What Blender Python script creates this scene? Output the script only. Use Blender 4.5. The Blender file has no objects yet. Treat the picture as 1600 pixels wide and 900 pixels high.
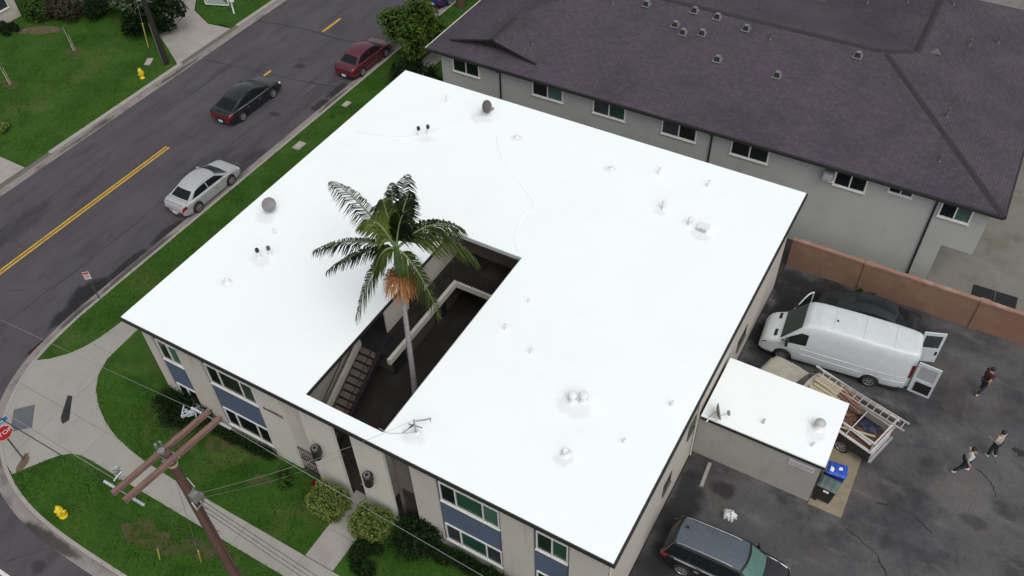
import bpy, bmesh, math, random
import numpy as np
from mathutils import Vector, Matrix
R = math.radians
random.seed(7)
rng = np.random.default_rng(11)
scene = bpy.context.scene
C = scene.collection

# ---------------------------------------------------------------- camera
cam_data = bpy.data.cameras.new('camera')
cam = bpy.data.objects.new('camera', cam_data)
C.objects.link(cam)
cam_data.sensor_width = 36.0
cam_data.lens = 36.0 * 1372.43 / 1600.0
cam_data.clip_start = 0.5
cam_data.clip_end = 2000.0
yaw, pit, rol = 2.1209, -0.8085, -0.0417
fw = Vector((math.cos(pit) * math.cos(yaw), math.cos(pit) * math.sin(yaw), math.sin(pit)))
rt = fw.cross(Vector((0, 0, 1))).normalized()
up = rt.cross(fw)
rt, up = math.cos(rol) * rt + math.sin(rol) * up, -math.sin(rol) * rt + math.cos(rol) * up
m = Matrix((rt, up, -fw)).transposed().to_4x4()
m.translation = Vector((26.4084, -12.4292, 32.2921))
cam.matrix_world = m
scene.camera = cam

# ---------------------------------------------------------------- sky, sun, exposure (overcast)
world = bpy.data.worlds.new('World')
scene.world = world
world.use_nodes = True
wn = world.node_tree
wn.nodes.clear()
w_out = wn.nodes.new('ShaderNodeOutputWorld')
w_bg = wn.nodes.new('ShaderNodeBackground')
w_sky = wn.nodes.new('ShaderNodeTexSky')
w_sky.sky_type = 'NISHITA'
w_sky.sun_disc = False
SUN_EL, SUN_AZ = R(56), R(128)
w_sky.sun_elevation = SUN_EL
w_sky.sun_rotation = SUN_AZ
w_sky.dust_density = 6.0
w_hsv = wn.nodes.new('ShaderNodeHueSaturation')      # cloud cover: the sky's light is nearly colourless
w_hsv.inputs['Saturation'].default_value = 0.26
wn.links.new(w_sky.outputs[0], w_hsv.inputs['Color'])
wn.links.new(w_hsv.outputs[0], w_bg.inputs[0])
w_bg.inputs[1].default_value = 0.115
wn.links.new(w_bg.outputs[0], w_out.inputs[0])
sd = bpy.data.lights.new('sun', 'SUN')
sd.energy = 0.6
sd.angle = R(85)
sd.color = (1.0, 0.985, 0.96)
sun = bpy.data.objects.new('sun', sd)
C.objects.link(sun)
sdir = Vector((math.sin(SUN_AZ) * math.cos(SUN_EL), math.cos(SUN_AZ) * math.cos(SUN_EL), math.sin(SUN_EL)))
sun.rotation_euler = sdir.to_track_quat('Z', 'Y').to_euler()
sun.location = (0, 0, 60)
scene.view_settings.view_transform = 'Standard'
scene.view_settings.look = 'None'
scene.view_settings.gamma = 1.0
scene.view_settings.exposure = 0.2
scene.view_settings.use_curve_mapping = False

# ---------------------------------------------------------------- materials
MAT = {}
def new_mat(name):
    mt = bpy.data.materials.new(name)
    mt.use_nodes = True
    nt = mt.node_tree
    b = nt.nodes['Principled BSDF']
    MAT[name] = mt
    return mt, nt, b
def _noise(nt, scale, detail=4.0, rough=0.6, stretch=None, coord='Position'):
    n = nt.nodes.new('ShaderNodeTexNoise')
    n.inputs['Scale'].default_value = scale
    n.inputs['Detail'].default_value = detail
    n.inputs['Roughness'].default_value = rough
    if coord == 'Position':
        g = nt.nodes.new('ShaderNodeNewGeometry'); src = g.outputs['Position']
    else:
        g = nt.nodes.new('ShaderNodeTexCoord'); src = g.outputs[coord]
    if stretch:
        mp = nt.nodes.new('ShaderNodeMapping')
        mp.inputs['Scale'].default_value = stretch
        nt.links.new(src, mp.inputs['Vector']); src = mp.outputs[0]
    nt.links.new(src, n.inputs['Vector'])
    return n.outputs[0]
def _ramp(nt, fac, lo, hi):
    r = nt.nodes.new('ShaderNodeMapRange')
    r.inputs['From Min'].default_value = lo
    r.inputs['From Max'].default_value = hi
    nt.links.new(fac, r.inputs['Value'])
    return r.outputs[0]
def _mix(nt, fac, a, b, mode='MIX'):
    mx = nt.nodes.new('ShaderNodeMix')
    mx.data_type = 'RGBA'; mx.blend_type = mode
    for sock, v in ((mx.inputs[0], fac), (mx.inputs[6], a), (mx.inputs[7], b)):
        if hasattr(v, 'links'): nt.links.new(v, sock)
        elif isinstance(v, (int, float)): sock.default_value = v
        else: sock.default_value = (*v, 1)
    return mx.outputs[2]
def _bump(nt, b, h, strength, dist):
    bp = nt.nodes.new('ShaderNodeBump')
    bp.inputs['Strength'].default_value = strength
    bp.inputs['Distance'].default_value = dist
    nt.links.new(h, bp.inputs['Height'])
    nt.links.new(bp.outputs[0], b.inputs['Normal'])
def plain(name, col, rough=0.6, metal=0.0, var=0.12, scale=3.0, coat=0.0, bump=0.0, bscale=60.0, spec=0.5):
    mt, nt, b = new_mat(name)
    b.inputs['Roughness'].default_value = rough
    b.inputs['Metallic'].default_value = metal
    b.inputs['Coat Weight'].default_value = coat
    b.inputs['Coat Roughness'].default_value = 0.06
    b.inputs['Specular IOR Level'].default_value = spec
    if var:
        f = _ramp(nt, _noise(nt, scale), 0.3, 0.7)
        d = tuple(c * (1 - var) for c in col); l = tuple(min(1, c * (1 + var)) for c in col)
        nt.links.new(_mix(nt, f, d, l), b.inputs['Base Color'])
    else:
        b.inputs['Base Color'].default_value = (*col, 1)
    if bump:
        _bump(nt, b, _noise(nt, bscale, 3), bump, 0.01)
    return mt
def layered(name, base, layers, rough=0.85, bump=0.0, bscale=40.0, fine=0.1, fscale=25.0, spec=0.3):
    """base colour, then blotches: (colour, noise scale, lo, hi, amount, stretch); then fine grain"""
    mt, nt, b = new_mat(name)
    b.inputs['Roughness'].default_value = rough
    b.inputs['Specular IOR Level'].default_value = spec
    col = base
    for c, s, lo, hi, amt, st in layers:
        f = _ramp(nt, _noise(nt, s, 5, 0.62, st), lo, hi)
        mu = nt.nodes.new('ShaderNodeMath'); mu.operation = 'MULTIPLY'; mu.inputs[1].default_value = amt
        nt.links.new(f, mu.inputs[0])
        col = _mix(nt, mu.outputs[0], col, c)
    if fine:
        f = _ramp(nt, _noise(nt, fscale, 3, 0.7), 0.25, 0.75)
        g = _mix(nt, f, (1 - fine,) * 3, (1 + fine,) * 3)
        col = _mix(nt, 1.0, col, g, 'MULTIPLY')
    nt.links.new(col, b.inputs['Base Color']) if hasattr(col, 'links') else None
    if bump:
        _bump(nt, b, _noise(nt, bscale, 4), bump, 0.012)
    return mt
def leafy(name, dark, light, rough=0.6, trans=0.25, spec=0.12):
    mt, nt, b = new_mat(name)
    b.inputs['Roughness'].default_value = rough
    b.inputs['Specular IOR Level'].default_value = spec
    at = nt.nodes.new('ShaderNodeAttribute'); at.attribute_name = 'var'
    c = _mix(nt, at.outputs['Fac'], dark, light)
    c = _mix(nt, 1.0, c, _mix(nt, _ramp(nt, _noise(nt, 1.7), 0.3, 0.7), (0.75,) * 3, (1.2,) * 3), 'MULTIPLY')
    nt.links.new(c, b.inputs['Base Color'])
    tr = nt.nodes.new('ShaderNodeBsdfTranslucent'); nt.links.new(c, tr.inputs['Color'])
    ms = nt.nodes.new('ShaderNodeMixShader'); ms.inputs[0].default_value = trans
    out = nt.nodes['Material Output']
    nt.links.new(b.outputs[0], ms.inputs[1]); nt.links.new(tr.outputs[0], ms.inputs[2]); nt.links.new(ms.outputs[0], out.inputs[0])
    return mt

layered('asphalt', (0.066, 0.063, 0.072), [
    ((0.086, 0.081, 0.090), 0.35, 0.45, 0.62, 0.5, None),
    ((0.042, 0.039, 0.044), 0.55, 0.50, 0.66, 0.65, (1.6, 0.5, 1)),
    ((0.090, 0.085, 0.094), 0.22, 0.5, 0.7, 0.5, (3.5, 0.18, 1)),
    ((0.048, 0.045, 0.050), 0.2, 0.52, 0.72, 0.6, (5.0, 0.25, 1)),
    ((0.14, 0.132, 0.14), 3.0, 0.66, 0.74, 0.35, None)], 0.9, 0.35, 70, 0.22, 38)
layered('lot_asphalt', (0.068, 0.068, 0.072), [
    ((0.112, 0.109, 0.110), 0.26, 0.46, 0.64, 0.8, None),
    ((0.026, 0.026, 0.029), 0.38, 0.46, 0.64, 0.8, None),
    ((0.092, 0.080, 0.074), 0.30, 0.52, 0.68, 0.55, None),
    ((0.125, 0.122, 0.122), 0.9, 0.56, 0.72, 0.6, (0.6, 1.6, 1)),
    ((0.035, 0.034, 0.037), 1.3, 0.66, 0.72, 0.6, None)], 0.88, 0.4, 50, 0.28, 22)
def add_stains_and_shade(name, patches, col):
    """dark spill and painted-shade stains with ragged soft edges, at their own places on the ground: (x, y, rx, ry, amount)"""
    nt = MAT[name].node_tree; b = nt.nodes['Principled BSDF']
    src = b.inputs['Base Color'].links[0].from_socket
    geo = nt.nodes.new('ShaderNodeNewGeometry')
    ns = nt.nodes.new('ShaderNodeTexNoise'); ns.inputs['Scale'].default_value = 1.1; ns.inputs['Detail'].default_value = 5.0; ns.inputs['Roughness'].default_value = 0.65
    nt.links.new(geo.outputs['Position'], ns.inputs['Vector'])
    off = nt.nodes.new('ShaderNodeVectorMath'); off.operation = 'SUBTRACT'; off.inputs[1].default_value = (0.5, 0.5, 0.5)
    nt.links.new(ns.outputs['Color'], off.inputs[0])
    for x, y, rx, ry, amt in patches:
        mp = nt.nodes.new('ShaderNodeVectorMath'); mp.operation = 'SUBTRACT'; mp.inputs[1].default_value = (x, y, 0)
        nt.links.new(geo.outputs['Position'], mp.inputs[0])
        dv = nt.nodes.new('ShaderNodeVectorMath'); dv.operation = 'DIVIDE'; dv.inputs[1].default_value = (rx, ry, 50)
        nt.links.new(mp.outputs[0], dv.inputs[0])
        ad = nt.nodes.new('ShaderNodeVectorMath'); ad.operation = 'MULTIPLY_ADD'; ad.inputs[1].default_value = (1.5, 1.5, 0)
        nt.links.new(off.outputs[0], ad.inputs[0]); nt.links.new(dv.outputs[0], ad.inputs[2])
        ln = nt.nodes.new('ShaderNodeVectorMath'); ln.operation = 'LENGTH'; nt.links.new(ad.outputs[0], ln.inputs[0])
        r = nt.nodes.new('ShaderNodeMapRange'); r.interpolation_type = 'SMOOTHSTEP'
        r.inputs['From Min'].default_value = 1.05; r.inputs['From Max'].default_value = 0.55; r.inputs['To Max'].default_value = amt
        nt.links.new(ln.outputs['Value'], r.inputs['Value'])
        src = _mix(nt, r.outputs[0], src, col)
    nt.links.new(src, b.inputs['Base Color'])
def add_cracks(name, scale, width, amt, col, stretch=(1, 1, 1)):
    """fine crack network: edges of distorted cells, broken up by noise"""
    nt = MAT[name].node_tree; b = nt.nodes['Principled BSDF']
    src = b.inputs['Base Color'].links[0].from_socket
    geo = nt.nodes.new('ShaderNodeNewGeometry')
    ns = nt.nodes.new('ShaderNodeTexNoise'); ns.inputs['Scale'].default_value = 0.9; ns.inputs['Detail'].default_value = 5.0
    nt.links.new(geo.outputs['Position'], ns.inputs['Vector'])
    ad = nt.nodes.new('ShaderNodeVectorMath'); ad.operation = 'MULTIPLY_ADD'; ad.inputs[1].default_value = (0.9, 0.9, 0)
    nt.links.new(ns.outputs['Color'], ad.inputs[0]); nt.links.new(geo.outputs['Position'], ad.inputs[2])
    mp = nt.nodes.new('ShaderNodeMapping'); mp.inputs['Scale'].default_value = stretch; nt.links.new(ad.outputs[0], mp.inputs['Vector'])
    vo = nt.nodes.new('ShaderNodeTexVoronoi'); vo.feature = 'DISTANCE_TO_EDGE'; vo.voronoi_dimensions = '2D'; vo.inputs['Scale'].default_value = scale
    nt.links.new(mp.outputs[0], vo.inputs['Vector'])
    r = nt.nodes.new('ShaderNodeMapRange'); r.inputs['From Min'].default_value = width; r.inputs['From Max'].default_value = 0.0
    nt.links.new(vo.outputs['Distance'], r.inputs['Value'])
    k = nt.nodes.new('ShaderNodeMath'); k.operation = 'MULTIPLY'; nt.links.new(r.outputs[0], k.inputs[0])
    nt.links.new(_ramp(nt, _noise(nt, 0.4, 3), 0.42, 0.6), k.inputs[1])
    k2 = nt.nodes.new('ShaderNodeMath'); k2.operation = 'MULTIPLY'; nt.links.new(k.outputs[0], k2.inputs[0]); k2.inputs[1].default_value = amt
    nt.links.new(_mix(nt, k2.outputs[0], src, col), b.inputs['Base Color'])
add_cracks('asphalt', 0.33, 0.013, 0.6, (0.026, 0.024, 0.027), (1.2, 0.7, 1))
add_cracks('lot_asphalt', 0.42, 0.014, 0.4, (0.020, 0.019, 0.021))
add_cracks('lot_asphalt', 0.13, 0.012, 0.18, (0.14, 0.135, 0.13))
add_stains_and_shade('lot_asphalt', [(24.0, 20.4, 3.0, 1.9, .92), (22.9, 17.6, 1.4, 3.0, .92), (27.8, 20.3, 2.6, 1.3, .8), (22.5, 6.4, .8, 2.4, .8), (22.6, 3.0, .9, 1.8, .75), (22.6, 13.6, .9, 1.6, .85), (28.2, 15.0, 2.2, .7, .7), (23.7, 8.0, .6, .45, .75), (31.2, 5.6, .45, .7, .6), (24.3, 3.4, 2.6, 1.0, .5), (33.0, 11.4, .7, .4, .45), (30.3, 20.9, 1.6, .6, .4)], (0.012, 0.012, 0.014))  # shade round the van and wall base painted in, among oil and damp
layered('oil_stain', (0.018, 0.018, 0.020), [((0.038, 0.036, 0.039), 2.5, 0.4, 0.6, 0.6, None)], 0.7, 0.2, 40, 0.2, 20)
layered('concrete', (0.29, 0.272, 0.252), [
    ((0.335, 0.315, 0.295), 0.8, 0.45, 0.62, 0.6, None),
    ((0.21, 0.195, 0.18), 0.5, 0.55, 0.72, 0.55, None),
    ((0.15, 0.135, 0.12), 2.2, 0.62, 0.74, 0.4, None)], 0.9, 0.15, 60, 0.1, 30)
layered('concrete_pale', (0.285, 0.275, 0.25), [
    ((0.315, 0.303, 0.278), 0.7, 0.45, 0.62, 0.6, None),
    ((0.225, 0.212, 0.195), 0.9, 0.55, 0.72, 0.6, None),
    ((0.18, 0.165, 0.15), 2.6, 0.62, 0.74, 0.4, None)], 0.9, 0.15, 60, 0.08, 30)
layered('gutter_concrete', (0.225, 0.20, 0.193), [
    ((0.085, 0.072, 0.072), 0.45, 0.5, 0.64, 0.8, None),
    ((0.275, 0.25, 0.235), 1.4, 0.5, 0.7, 0.5, None)], 0.9, 0.15, 60, 0.12, 30)
layered('joint_dirt', (0.13, 0.118, 0.10), [((0.11, 0.1, 0.085), 3, 0.4, 0.6, 0.6, None)], 0.95)
layered('patio_concrete', (0.17, 0.165, 0.15), [
    ((0.14, 0.125, 0.098), 0.6, 0.48, 0.62, 0.7, None),
    ((0.10, 0.095, 0.09), 0.9, 0.56, 0.7, 0.6, None),
    ((0.205, 0.2, 0.19), 0.4, 0.5, 0.65, 0.5, None)], 0.9, 0.1, 50, 0.1, 20)
layered('slab_tan', (0.22, 0.185, 0.125), [((0.29, 0.26, 0.19), 1.5, 0.45, 0.6, 0.6, None), ((0.13, 0.1, 0.06), 2.5, 0.58, 0.7, 0.6, None)], 0.9)
layered('lawn_soil', (0.030, 0.085, 0.006), [
    ((0.014, 0.052, 0.002), 0.5, 0.45, 0.6, 0.7, None),
    ((0.085, 0.100, 0.028), 0.33, 0.54, 0.70, 0.6, None),
    ((0.035, 0.078, 0.012), 1.3, 0.52, 0.66, 0.5, None)], 0.95, 0.4, 60, 0.25, 30)
layered('worn_lawn', (0.050, 0.068, 0.018), [((0.085, 0.066, 0.036), 1.6, 0.45, 0.62, 0.7, None), ((0.026, 0.05, 0.008), 2.4, 0.5, 0.62, 0.8, None)], 0.95, 0.4, 40, 0.25, 25)
layered('bare_soil', (0.105, 0.075, 0.05), [((0.15, 0.115, 0.08), 2, 0.45, 0.6, 0.6, None)], 0.95, 0.4, 40, 0.2, 20)
layered('yellow_paint', (0.50, 0.30, 0.035), [((0.38, 0.22, 0.04), 2.0, 0.5, 0.62, 0.6, None), ((0.16, 0.12, 0.06), 6.0, 0.58, 0.68, 0.7, None)], 0.7, 0, 40, 0.1, 40)
layered('white_paint', (0.6, 0.6, 0.58), [((0.2, 0.2, 0.2), 5.0, 0.55, 0.66, 0.7, None)], 0.7)
layered('roof_white', (0.855, 0.905, 0.905), [((0.80, 0.845, 0.86), 0.35, 0.48, 0.68, 0.35, None), ((0.76, 0.79, 0.80), 1.3, 0.62, 0.76, 0.35, None)], 0.55, 0.25, 9, 0.02, 14, 0.4)
layered('stucco', (0.475, 0.448, 0.405), [((0.43, 0.405, 0.365), 0.5, 0.45, 0.62, 0.6, None), ((0.29, 0.265, 0.235), 0.7, 0.58, 0.75, 0.5, (2.5, 2.5, 0.35))], 0.92, 0.3, 45, 0.06, 35)
layered('stucco_shed', (0.34, 0.33, 0.305), [((0.28, 0.278, 0.26), 0.5, 0.45, 0.62, 0.6, None), ((0.22, 0.215, 0.2), 0.9, 0.58, 0.75, 0.5, (2, 2, 0.4))], 0.92, 0.3, 45, 0.06, 35)
layered('stucco_light', (0.55, 0.525, 0.48), [((0.50, 0.475, 0.43), 0.6, 0.45, 0.62, 0.6, None), ((0.36, 0.33, 0.295), 0.8, 0.6, 0.75, 0.5, (2.5, 2.5, 0.35))], 0.92, 0.3, 45, 0.06, 35)
layered('stucco_grey', (0.385, 0.40, 0.39), [((0.35, 0.365, 0.356), 0.35, 0.45, 0.62, 0.7, None), ((0.22, 0.22, 0.208), 0.5, 0.58, 0.75, 0.45, (1.5, 1.5, 0.5))], 0.92, 0.25, 45, 0.05, 35)
layered('blue_panel', (0.085, 0.115, 0.178), [((0.075, 0.10, 0.155), 0.9, 0.45, 0.6, 0.6, None)], 0.75, 0.15, 45, 0.06, 30)
layered('terracotta', (0.215, 0.122, 0.088), [((0.27, 0.165, 0.115), 0.6, 0.45, 0.62, 0.6, None), ((0.16, 0.095, 0.072), 0.8, 0.55, 0.72, 0.6, (1, 1, 0.5)), ((0.30, 0.235, 0.19), 1.8, 0.62, 0.75, 0.5, None)], 0.92, 0.3, 40, 0.1, 25)
layered('terracotta_cap', (0.27, 0.158, 0.12), [((0.42, 0.32, 0.27), 0.9, 0.5, 0.66, 0.6, None)], 0.92, 0.2, 40, 0.1, 25)
layered('wood_pole', (0.098, 0.056, 0.044), [((0.085, 0.045, 0.036), 1.5, 0.45, 0.6, 0.6, (8, 8, 0.4)), ((0.17, 0.105, 0.085), 3.0, 0.52, 0.68, 0.5, (8, 8, 0.5))], 0.85, 0.3, 30, 0.15, 30)
layered('wood_arm', (0.19, 0.115, 0.097), [((0.12, 0.07, 0.06), 2.0, 0.45, 0.6, 0.7, (8, 0.6, 8))], 0.85, 0.3, 30, 0.12, 30)
layered('dark_pole', (0.022, 0.019, 0.018), [((0.04, 0.034, 0.03), 2.0, 0.5, 0.65, 0.6, (6, 6, .5))], 0.85)
layered('timber', (0.38, 0.33, 0.22), [((0.44, 0.40, 0.29), 2.0, 0.45, 0.6, 0.7, None), ((0.26, 0.17, 0.09), 3, 0.55, 0.7, 0.6, None)], 0.8)
layered('timber_red', (0.17, 0.085, 0.055), [((0.27, 0.16, 0.11), 2.0, 0.45, 0.6, 0.7, None)], 0.8)
layered('rust', (0.13, 0.065, 0.04), [((0.07, 0.045, 0.04), 2.0, 0.45, 0.6, 0.7, None), ((0.2, 0.13, 0.09), 4, 0.52, 0.66, 0.6, None)], 0.9, 0.5, 20, 0.2, 20)
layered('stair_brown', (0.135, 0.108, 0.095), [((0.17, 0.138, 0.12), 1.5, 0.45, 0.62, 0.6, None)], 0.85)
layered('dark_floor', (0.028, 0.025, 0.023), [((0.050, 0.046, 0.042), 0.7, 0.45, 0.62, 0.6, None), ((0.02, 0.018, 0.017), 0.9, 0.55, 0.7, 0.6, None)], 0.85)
plain('fascia_dark', (0.020, 0.019, 0.019), 0.6)
plain('soffit', (0.20, 0.185, 0.165), 0.9)
plain('window_white', (0.66, 0.66, 0.64), 0.5, var=0.06)
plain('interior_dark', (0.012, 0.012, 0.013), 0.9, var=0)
plain('black_iron', (0.014, 0.013, 0.013), 0.5, var=0.1)
plain('galvanised', (0.36, 0.37, 0.38), 0.45, 0.7, 0.12)
plain('dish_grey', (0.20, 0.20, 0.20), 0.6, 0, 0.1)
plain('dish_dark', (0.085, 0.083, 0.082), 0.6, 0, 0.1)
plain('vent_white', (0.74, 0.75, 0.76), 0.6, 0, 0.06)
plain('vent_grey', (0.42, 0.43, 0.43), 0.6, 0.0, 0.1)
plain('black_plastic', (0.014, 0.014, 0.015), 0.5, var=0.1)
plain('rubber', (0.014, 0.014, 0.014), 0.85, var=0.15)
plain('alloy', (0.45, 0.45, 0.46), 0.35, 0.75, 0.06)
plain('chrome', (0.65, 0.65, 0.66), 0.2, 0.9, 0.0)
plain('hydrant_yellow', (0.68, 0.50, 0.02), 0.5, var=0.12)
plain('yellow_guard', (0.46, 0.40, 0.10), 0.6, var=0.12)
plain('sign_red', (0.46, 0.02, 0.035), 0.45, var=0.05)
plain('sign_white', (0.72, 0.72, 0.72), 0.45, var=0.04)
plain('sign_faded', (0.55, 0.50, 0.50), 0.5, var=0.15, scale=12)
plain('sign_blue', (0.03, 0.16, 0.47), 0.45, var=0.06)
plain('steel_post', (0.12, 0.115, 0.105), 0.6, 0.4, 0.15)
plain('insulator_glass', (0.40, 0.43, 0.47), 0.3, 0.0, 0.1)
plain('cable_black', (0.02, 0.02, 0.022), 0.6, var=0)
plain('cable_grey', (0.30, 0.31, 0.31), 0.6, var=0.1)
plain('cable_pale', (0.21, 0.21, 0.21), 0.6, var=0.1)
plain('bin_blue', (0.012, 0.065, 0.40), 0.5, var=0.12)
plain('bin_blue_dark', (0.012, 0.03, 0.20), 0.5, var=0.1)
plain('bin_green', (0.075, 0.115, 0.105), 0.5, var=0.15)
plain('bin_black', (0.016, 0.018, 0.018), 0.55, var=0.12)
plain('bag_white', (0.62, 0.62, 0.63), 0.5, var=0.08, bump=0.3, bscale=20)
plain('aluminium', (0.60, 0.58, 0.55), 0.4, 0.55, 0.12)
plain('paint_white', (0.66, 0.675, 0.69), 0.35, 0.0, 0.03, coat=0.6)
plain('paint_van', (0.55, 0.59, 0.61), 0.4, 0.0, 0.05, coat=0.4)
plain('paint_silver', (0.43, 0.437, 0.455), 0.35, 0.2, 0.03, coat=0.6)
plain('paint_black', (0.008, 0.008, 0.010), 0.25, 0.0, 0.0, coat=1.0)
plain('paint_maroon', (0.090, 0.011, 0.026), 0.3, 0.1, 0.05, coat=0.9)
plain('paint_navy', (0.016, 0.018, 0.022), 0.3, 0.2, 0.04, coat=0.8)
plain('paint_cream', (0.36, 0.345, 0.28), 0.55, 0.0, 0.14, coat=0.1)
plain('rack_white', (0.52, 0.51, 0.50), 0.5, 0.1, 0.14)
plain('car_glass', (0.010, 0.013, 0.015), 0.08, 0.0, 0.0, spec=0.22)
plain('windshield_glass', (0.028, 0.045, 0.043), 0.08, 0.0, 0.0, spec=0.3)
plain('suv_glass', (0.085, 0.17, 0.15), 0.12, 0.0, 0.12, scale=6, spec=0.5)
plain('tail_red', (0.17, 0.005, 0.012), 0.25, 0.0, 0.0, coat=0.8)
plain('lamp_clear', (0.62, 0.64, 0.66), 0.15, 0.0, 0.0, coat=0.8)
plain('plate_white', (0.66, 0.66, 0.64), 0.5, var=0.05)
plain('pane_dark', (0.010, 0.014, 0.015), 0.08, 0.0, 0.0, spec=0.6)
plain('pane_green', (0.020, 0.065, 0.048), 0.12, 0.0, 0.25, scale=1.2, spec=0.6)
plain('pane_teal', (0.055, 0.115, 0.10), 0.12, 0.0, 0.2, scale=1.5, spec=0.6)
plain('pane_slate', (0.04, 0.045, 0.055), 0.12, 0.0, 0.25, scale=1.5, spec=0.6)
plain('skin', (0.42, 0.25, 0.18), 0.6, var=0.05)
plain('hair_dark', (0.014, 0.010, 0.009), 0.7, var=0.1)
plain('cloth_grey', (0.36, 0.36, 0.37), 0.9, var=0.1)
plain('cloth_white', (0.50, 0.50, 0.51), 0.9, var=0.1)
plain('cloth_maroon', (0.055, 0.012, 0.016), 0.9, var=0.15)
plain('cloth_black', (0.018, 0.018, 0.024), 0.9, var=0.15)
plain('cloth_navy', (0.020, 0.022, 0.035), 0.9, var=0.15)
plain('shoe_white', (0.55, 0.54, 0.53), 0.7, var=0.1)
plain('beige_house', (0.46, 0.41, 0.37), 0.9, var=0.08)
plain('lattice_white', (0.66, 0.67, 0.70), 0.6, var=0.1)
plain('tactile_grey', (0.10, 0.105, 0.12), 0.85, var=0.12, bump=0.5, bscale=30)
plain('mat_black', (0.018, 0.02, 0.021), 0.8, var=0.2)
plain('utility_box', (0.34, 0.32, 0.27), 0.85, var=0.2)
plain('palm_trunk', (0.27, 0.255, 0.26), 0.85, var=0.2, scale=6, bump=0.8, bscale=14)
plain('palm_shaft', (0.055, 0.10, 0.022), 0.5, var=0.2)
plain('bark', (0.085, 0.062, 0.048), 0.95, var=0.25, scale=6, bump=0.6, bscale=25)
plain('rachis', (0.13, 0.16, 0.07), 0.6, var=0.15)
leafy('palm_leaf', (0.002, 0.006, 0.001), (0.095, 0.135, 0.022), 0.5, 0.15)
leafy('palm_flower', (0.20, 0.085, 0.03), (0.50, 0.25, 0.10), 0.8, 0.2)
leafy('grass_blade', (0.013, 0.055, 0.001), (0.066, 0.155, 0.010), 0.7, 0.25)
leafy('leaf_mid', (0.014, 0.044, 0.006), (0.082, 0.150, 0.026), 0.55, 0.25)
leafy('leaf_spiky', (0.016, 0.048, 0.006), (0.13, 0.21, 0.035), 0.55, 0.25)
leafy('leaf_dark', (0.004, 0.013, 0.004), (0.022, 0.045, 0.012), 0.55, 0.2)
leafy('leaf_lime', (0.075, 0.115, 0.018), (0.30, 0.37, 0.11), 0.6, 0.3)
leafy('leaf_grey', (0.03, 0.055, 0.03), (0.14, 0.19, 0.10), 0.6, 0.25)
leafy('leaf_brown', (0.025, 0.022, 0.016), (0.085, 0.072, 0.045), 0.8, 0.1)
leafy('leaf_red', (0.12, 0.01, 0.015), (0.34, 0.03, 0.05), 0.6, 0.2)

add_stains_and_shade('asphalt', [(-8.95, 3.4, 0.75, 1.7, .95), (-8.7, 5.9, 0.4, 1.6, .85), (-8.75, 1.6, 0.45, 1.2, .85), (-8.7, 8.6, 0.35, 1.3, .8), (-8.8, 24.2, 0.45, 1.2, .8), (-8.8, 22.2, 0.45, 0.9, .8), (-12.9, 25.2, 0.5, 0.35, .6), (-10.7, 20.1, .5, .25, .6), (-8.9, 15.6, .5, 1.6, .5), (-11.0, 14.0, .8, 2.4, .3), (-16.6, 5.0, 1.0, 3.0, .3), (1.2, -8.3, .4, .3, .5)], (0.014, 0.013, 0.015))
add_stains_and_shade('gutter_concrete', [(0.7, -7.25, 2.2, .3, .85), (-8.25, 6.0, .35, 3.4, .75), (-8.2, 2.0, .35, 1.5, .7), (-4.3, -5.9, .7, .5, .5), (-8.25, 23.0, .3, 1.6, .7), (-19.9, 13.0, .2, 3.0, .5), (-19.9, 20.5, .22, 2.2, .7)], (0.03, 0.027, 0.027))
add_stains_and_shade('roof_white', [(5.95, 18.6, .7, .5, .30), (1.2, 7.5, .6, .5, .30), (4.3, 15.8, .6, .4, .25), (2.9, 5.2, .6, .4, .25), (18.3, 4.8, .7, .5, .30), (18.95, 2.7, .4, .4, .35), (18.9, 15.6, .5, .4, .3), (13.8, .95, .6, .5, .3), (2.54, 3.5, .4, .3, .3), (13.54, 17.9, .35, .3, .35), (8.38, 18.0, .35, .3, .35), (16.8, 16.2, .3, .3, .3), (26.3, 10.4, .5, .5, .3)], (0.50, 0.53, 0.56))
# asphalt shingles: courses of tabs, in the roof plane's own metres (UV)
def shingle(name, tone):
    mt, nt, b = new_mat(name)
    b.inputs['Roughness'].default_value = 0.93
    b.inputs['Specular IOR Level'].default_value = 0.2
    uv = nt.nodes.new('ShaderNodeUVMap'); uv.uv_map = 'UVMap'
    br = nt.nodes.new('ShaderNodeTexBrick')
    br.offset = 0.37; br.squash = 1.0
    br.inputs['Scale'].default_value = 1.0
    br.inputs['Brick Width'].default_value = 0.28
    br.inputs['Row Height'].default_value = 0.145
    br.inputs['Mortar Size'].default_value = 0.012
    br.inputs['Mortar Smooth'].default_value = 0.3
    br.inputs['Bias'].default_value = -0.1
    br.inputs['Color1'].default_value = (tone[0] * 0.88, tone[1] * 0.88, tone[2] * 0.88, 1)
    br.inputs['Color2'].default_value = (tone[0] * 1.12, tone[1] * 1.11, tone[2] * 1.11, 1)
    br.inputs['Mortar'].default_value = (tone[0] * 0.62, tone[1] * 0.62, tone[2] * 0.62, 1)
    nt.links.new(uv.outputs[0], br.inputs['Vector'])
    c = _mix(nt, 1.0, br.outputs['Color'], _mix(nt, _ramp(nt, _noise(nt, 0.35), 0.35, 0.65), (0.85, 0.86, 0.87), (1.14, 1.1, 1.1)), 'MULTIPLY')
    c = _mix(nt, 1.0, c, _mix(nt, _ramp(nt, _noise(nt, 7.0, 3, 0.8), 0.3, 0.7), (0.88, 0.88, 0.88), (1.12, 1.11, 1.11)), 'MULTIPLY')
    nt.links.new(c, b.inputs['Base Color'])
    inv = nt.nodes.new('ShaderNodeMath'); inv.operation = 'SUBTRACT'; inv.inputs[0].default_value = 1.0
    nt.links.new(br.outputs['Fac'], inv.inputs[1])
    _bump(nt, b, inv.outputs[0], 0.5, 0.01)
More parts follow.
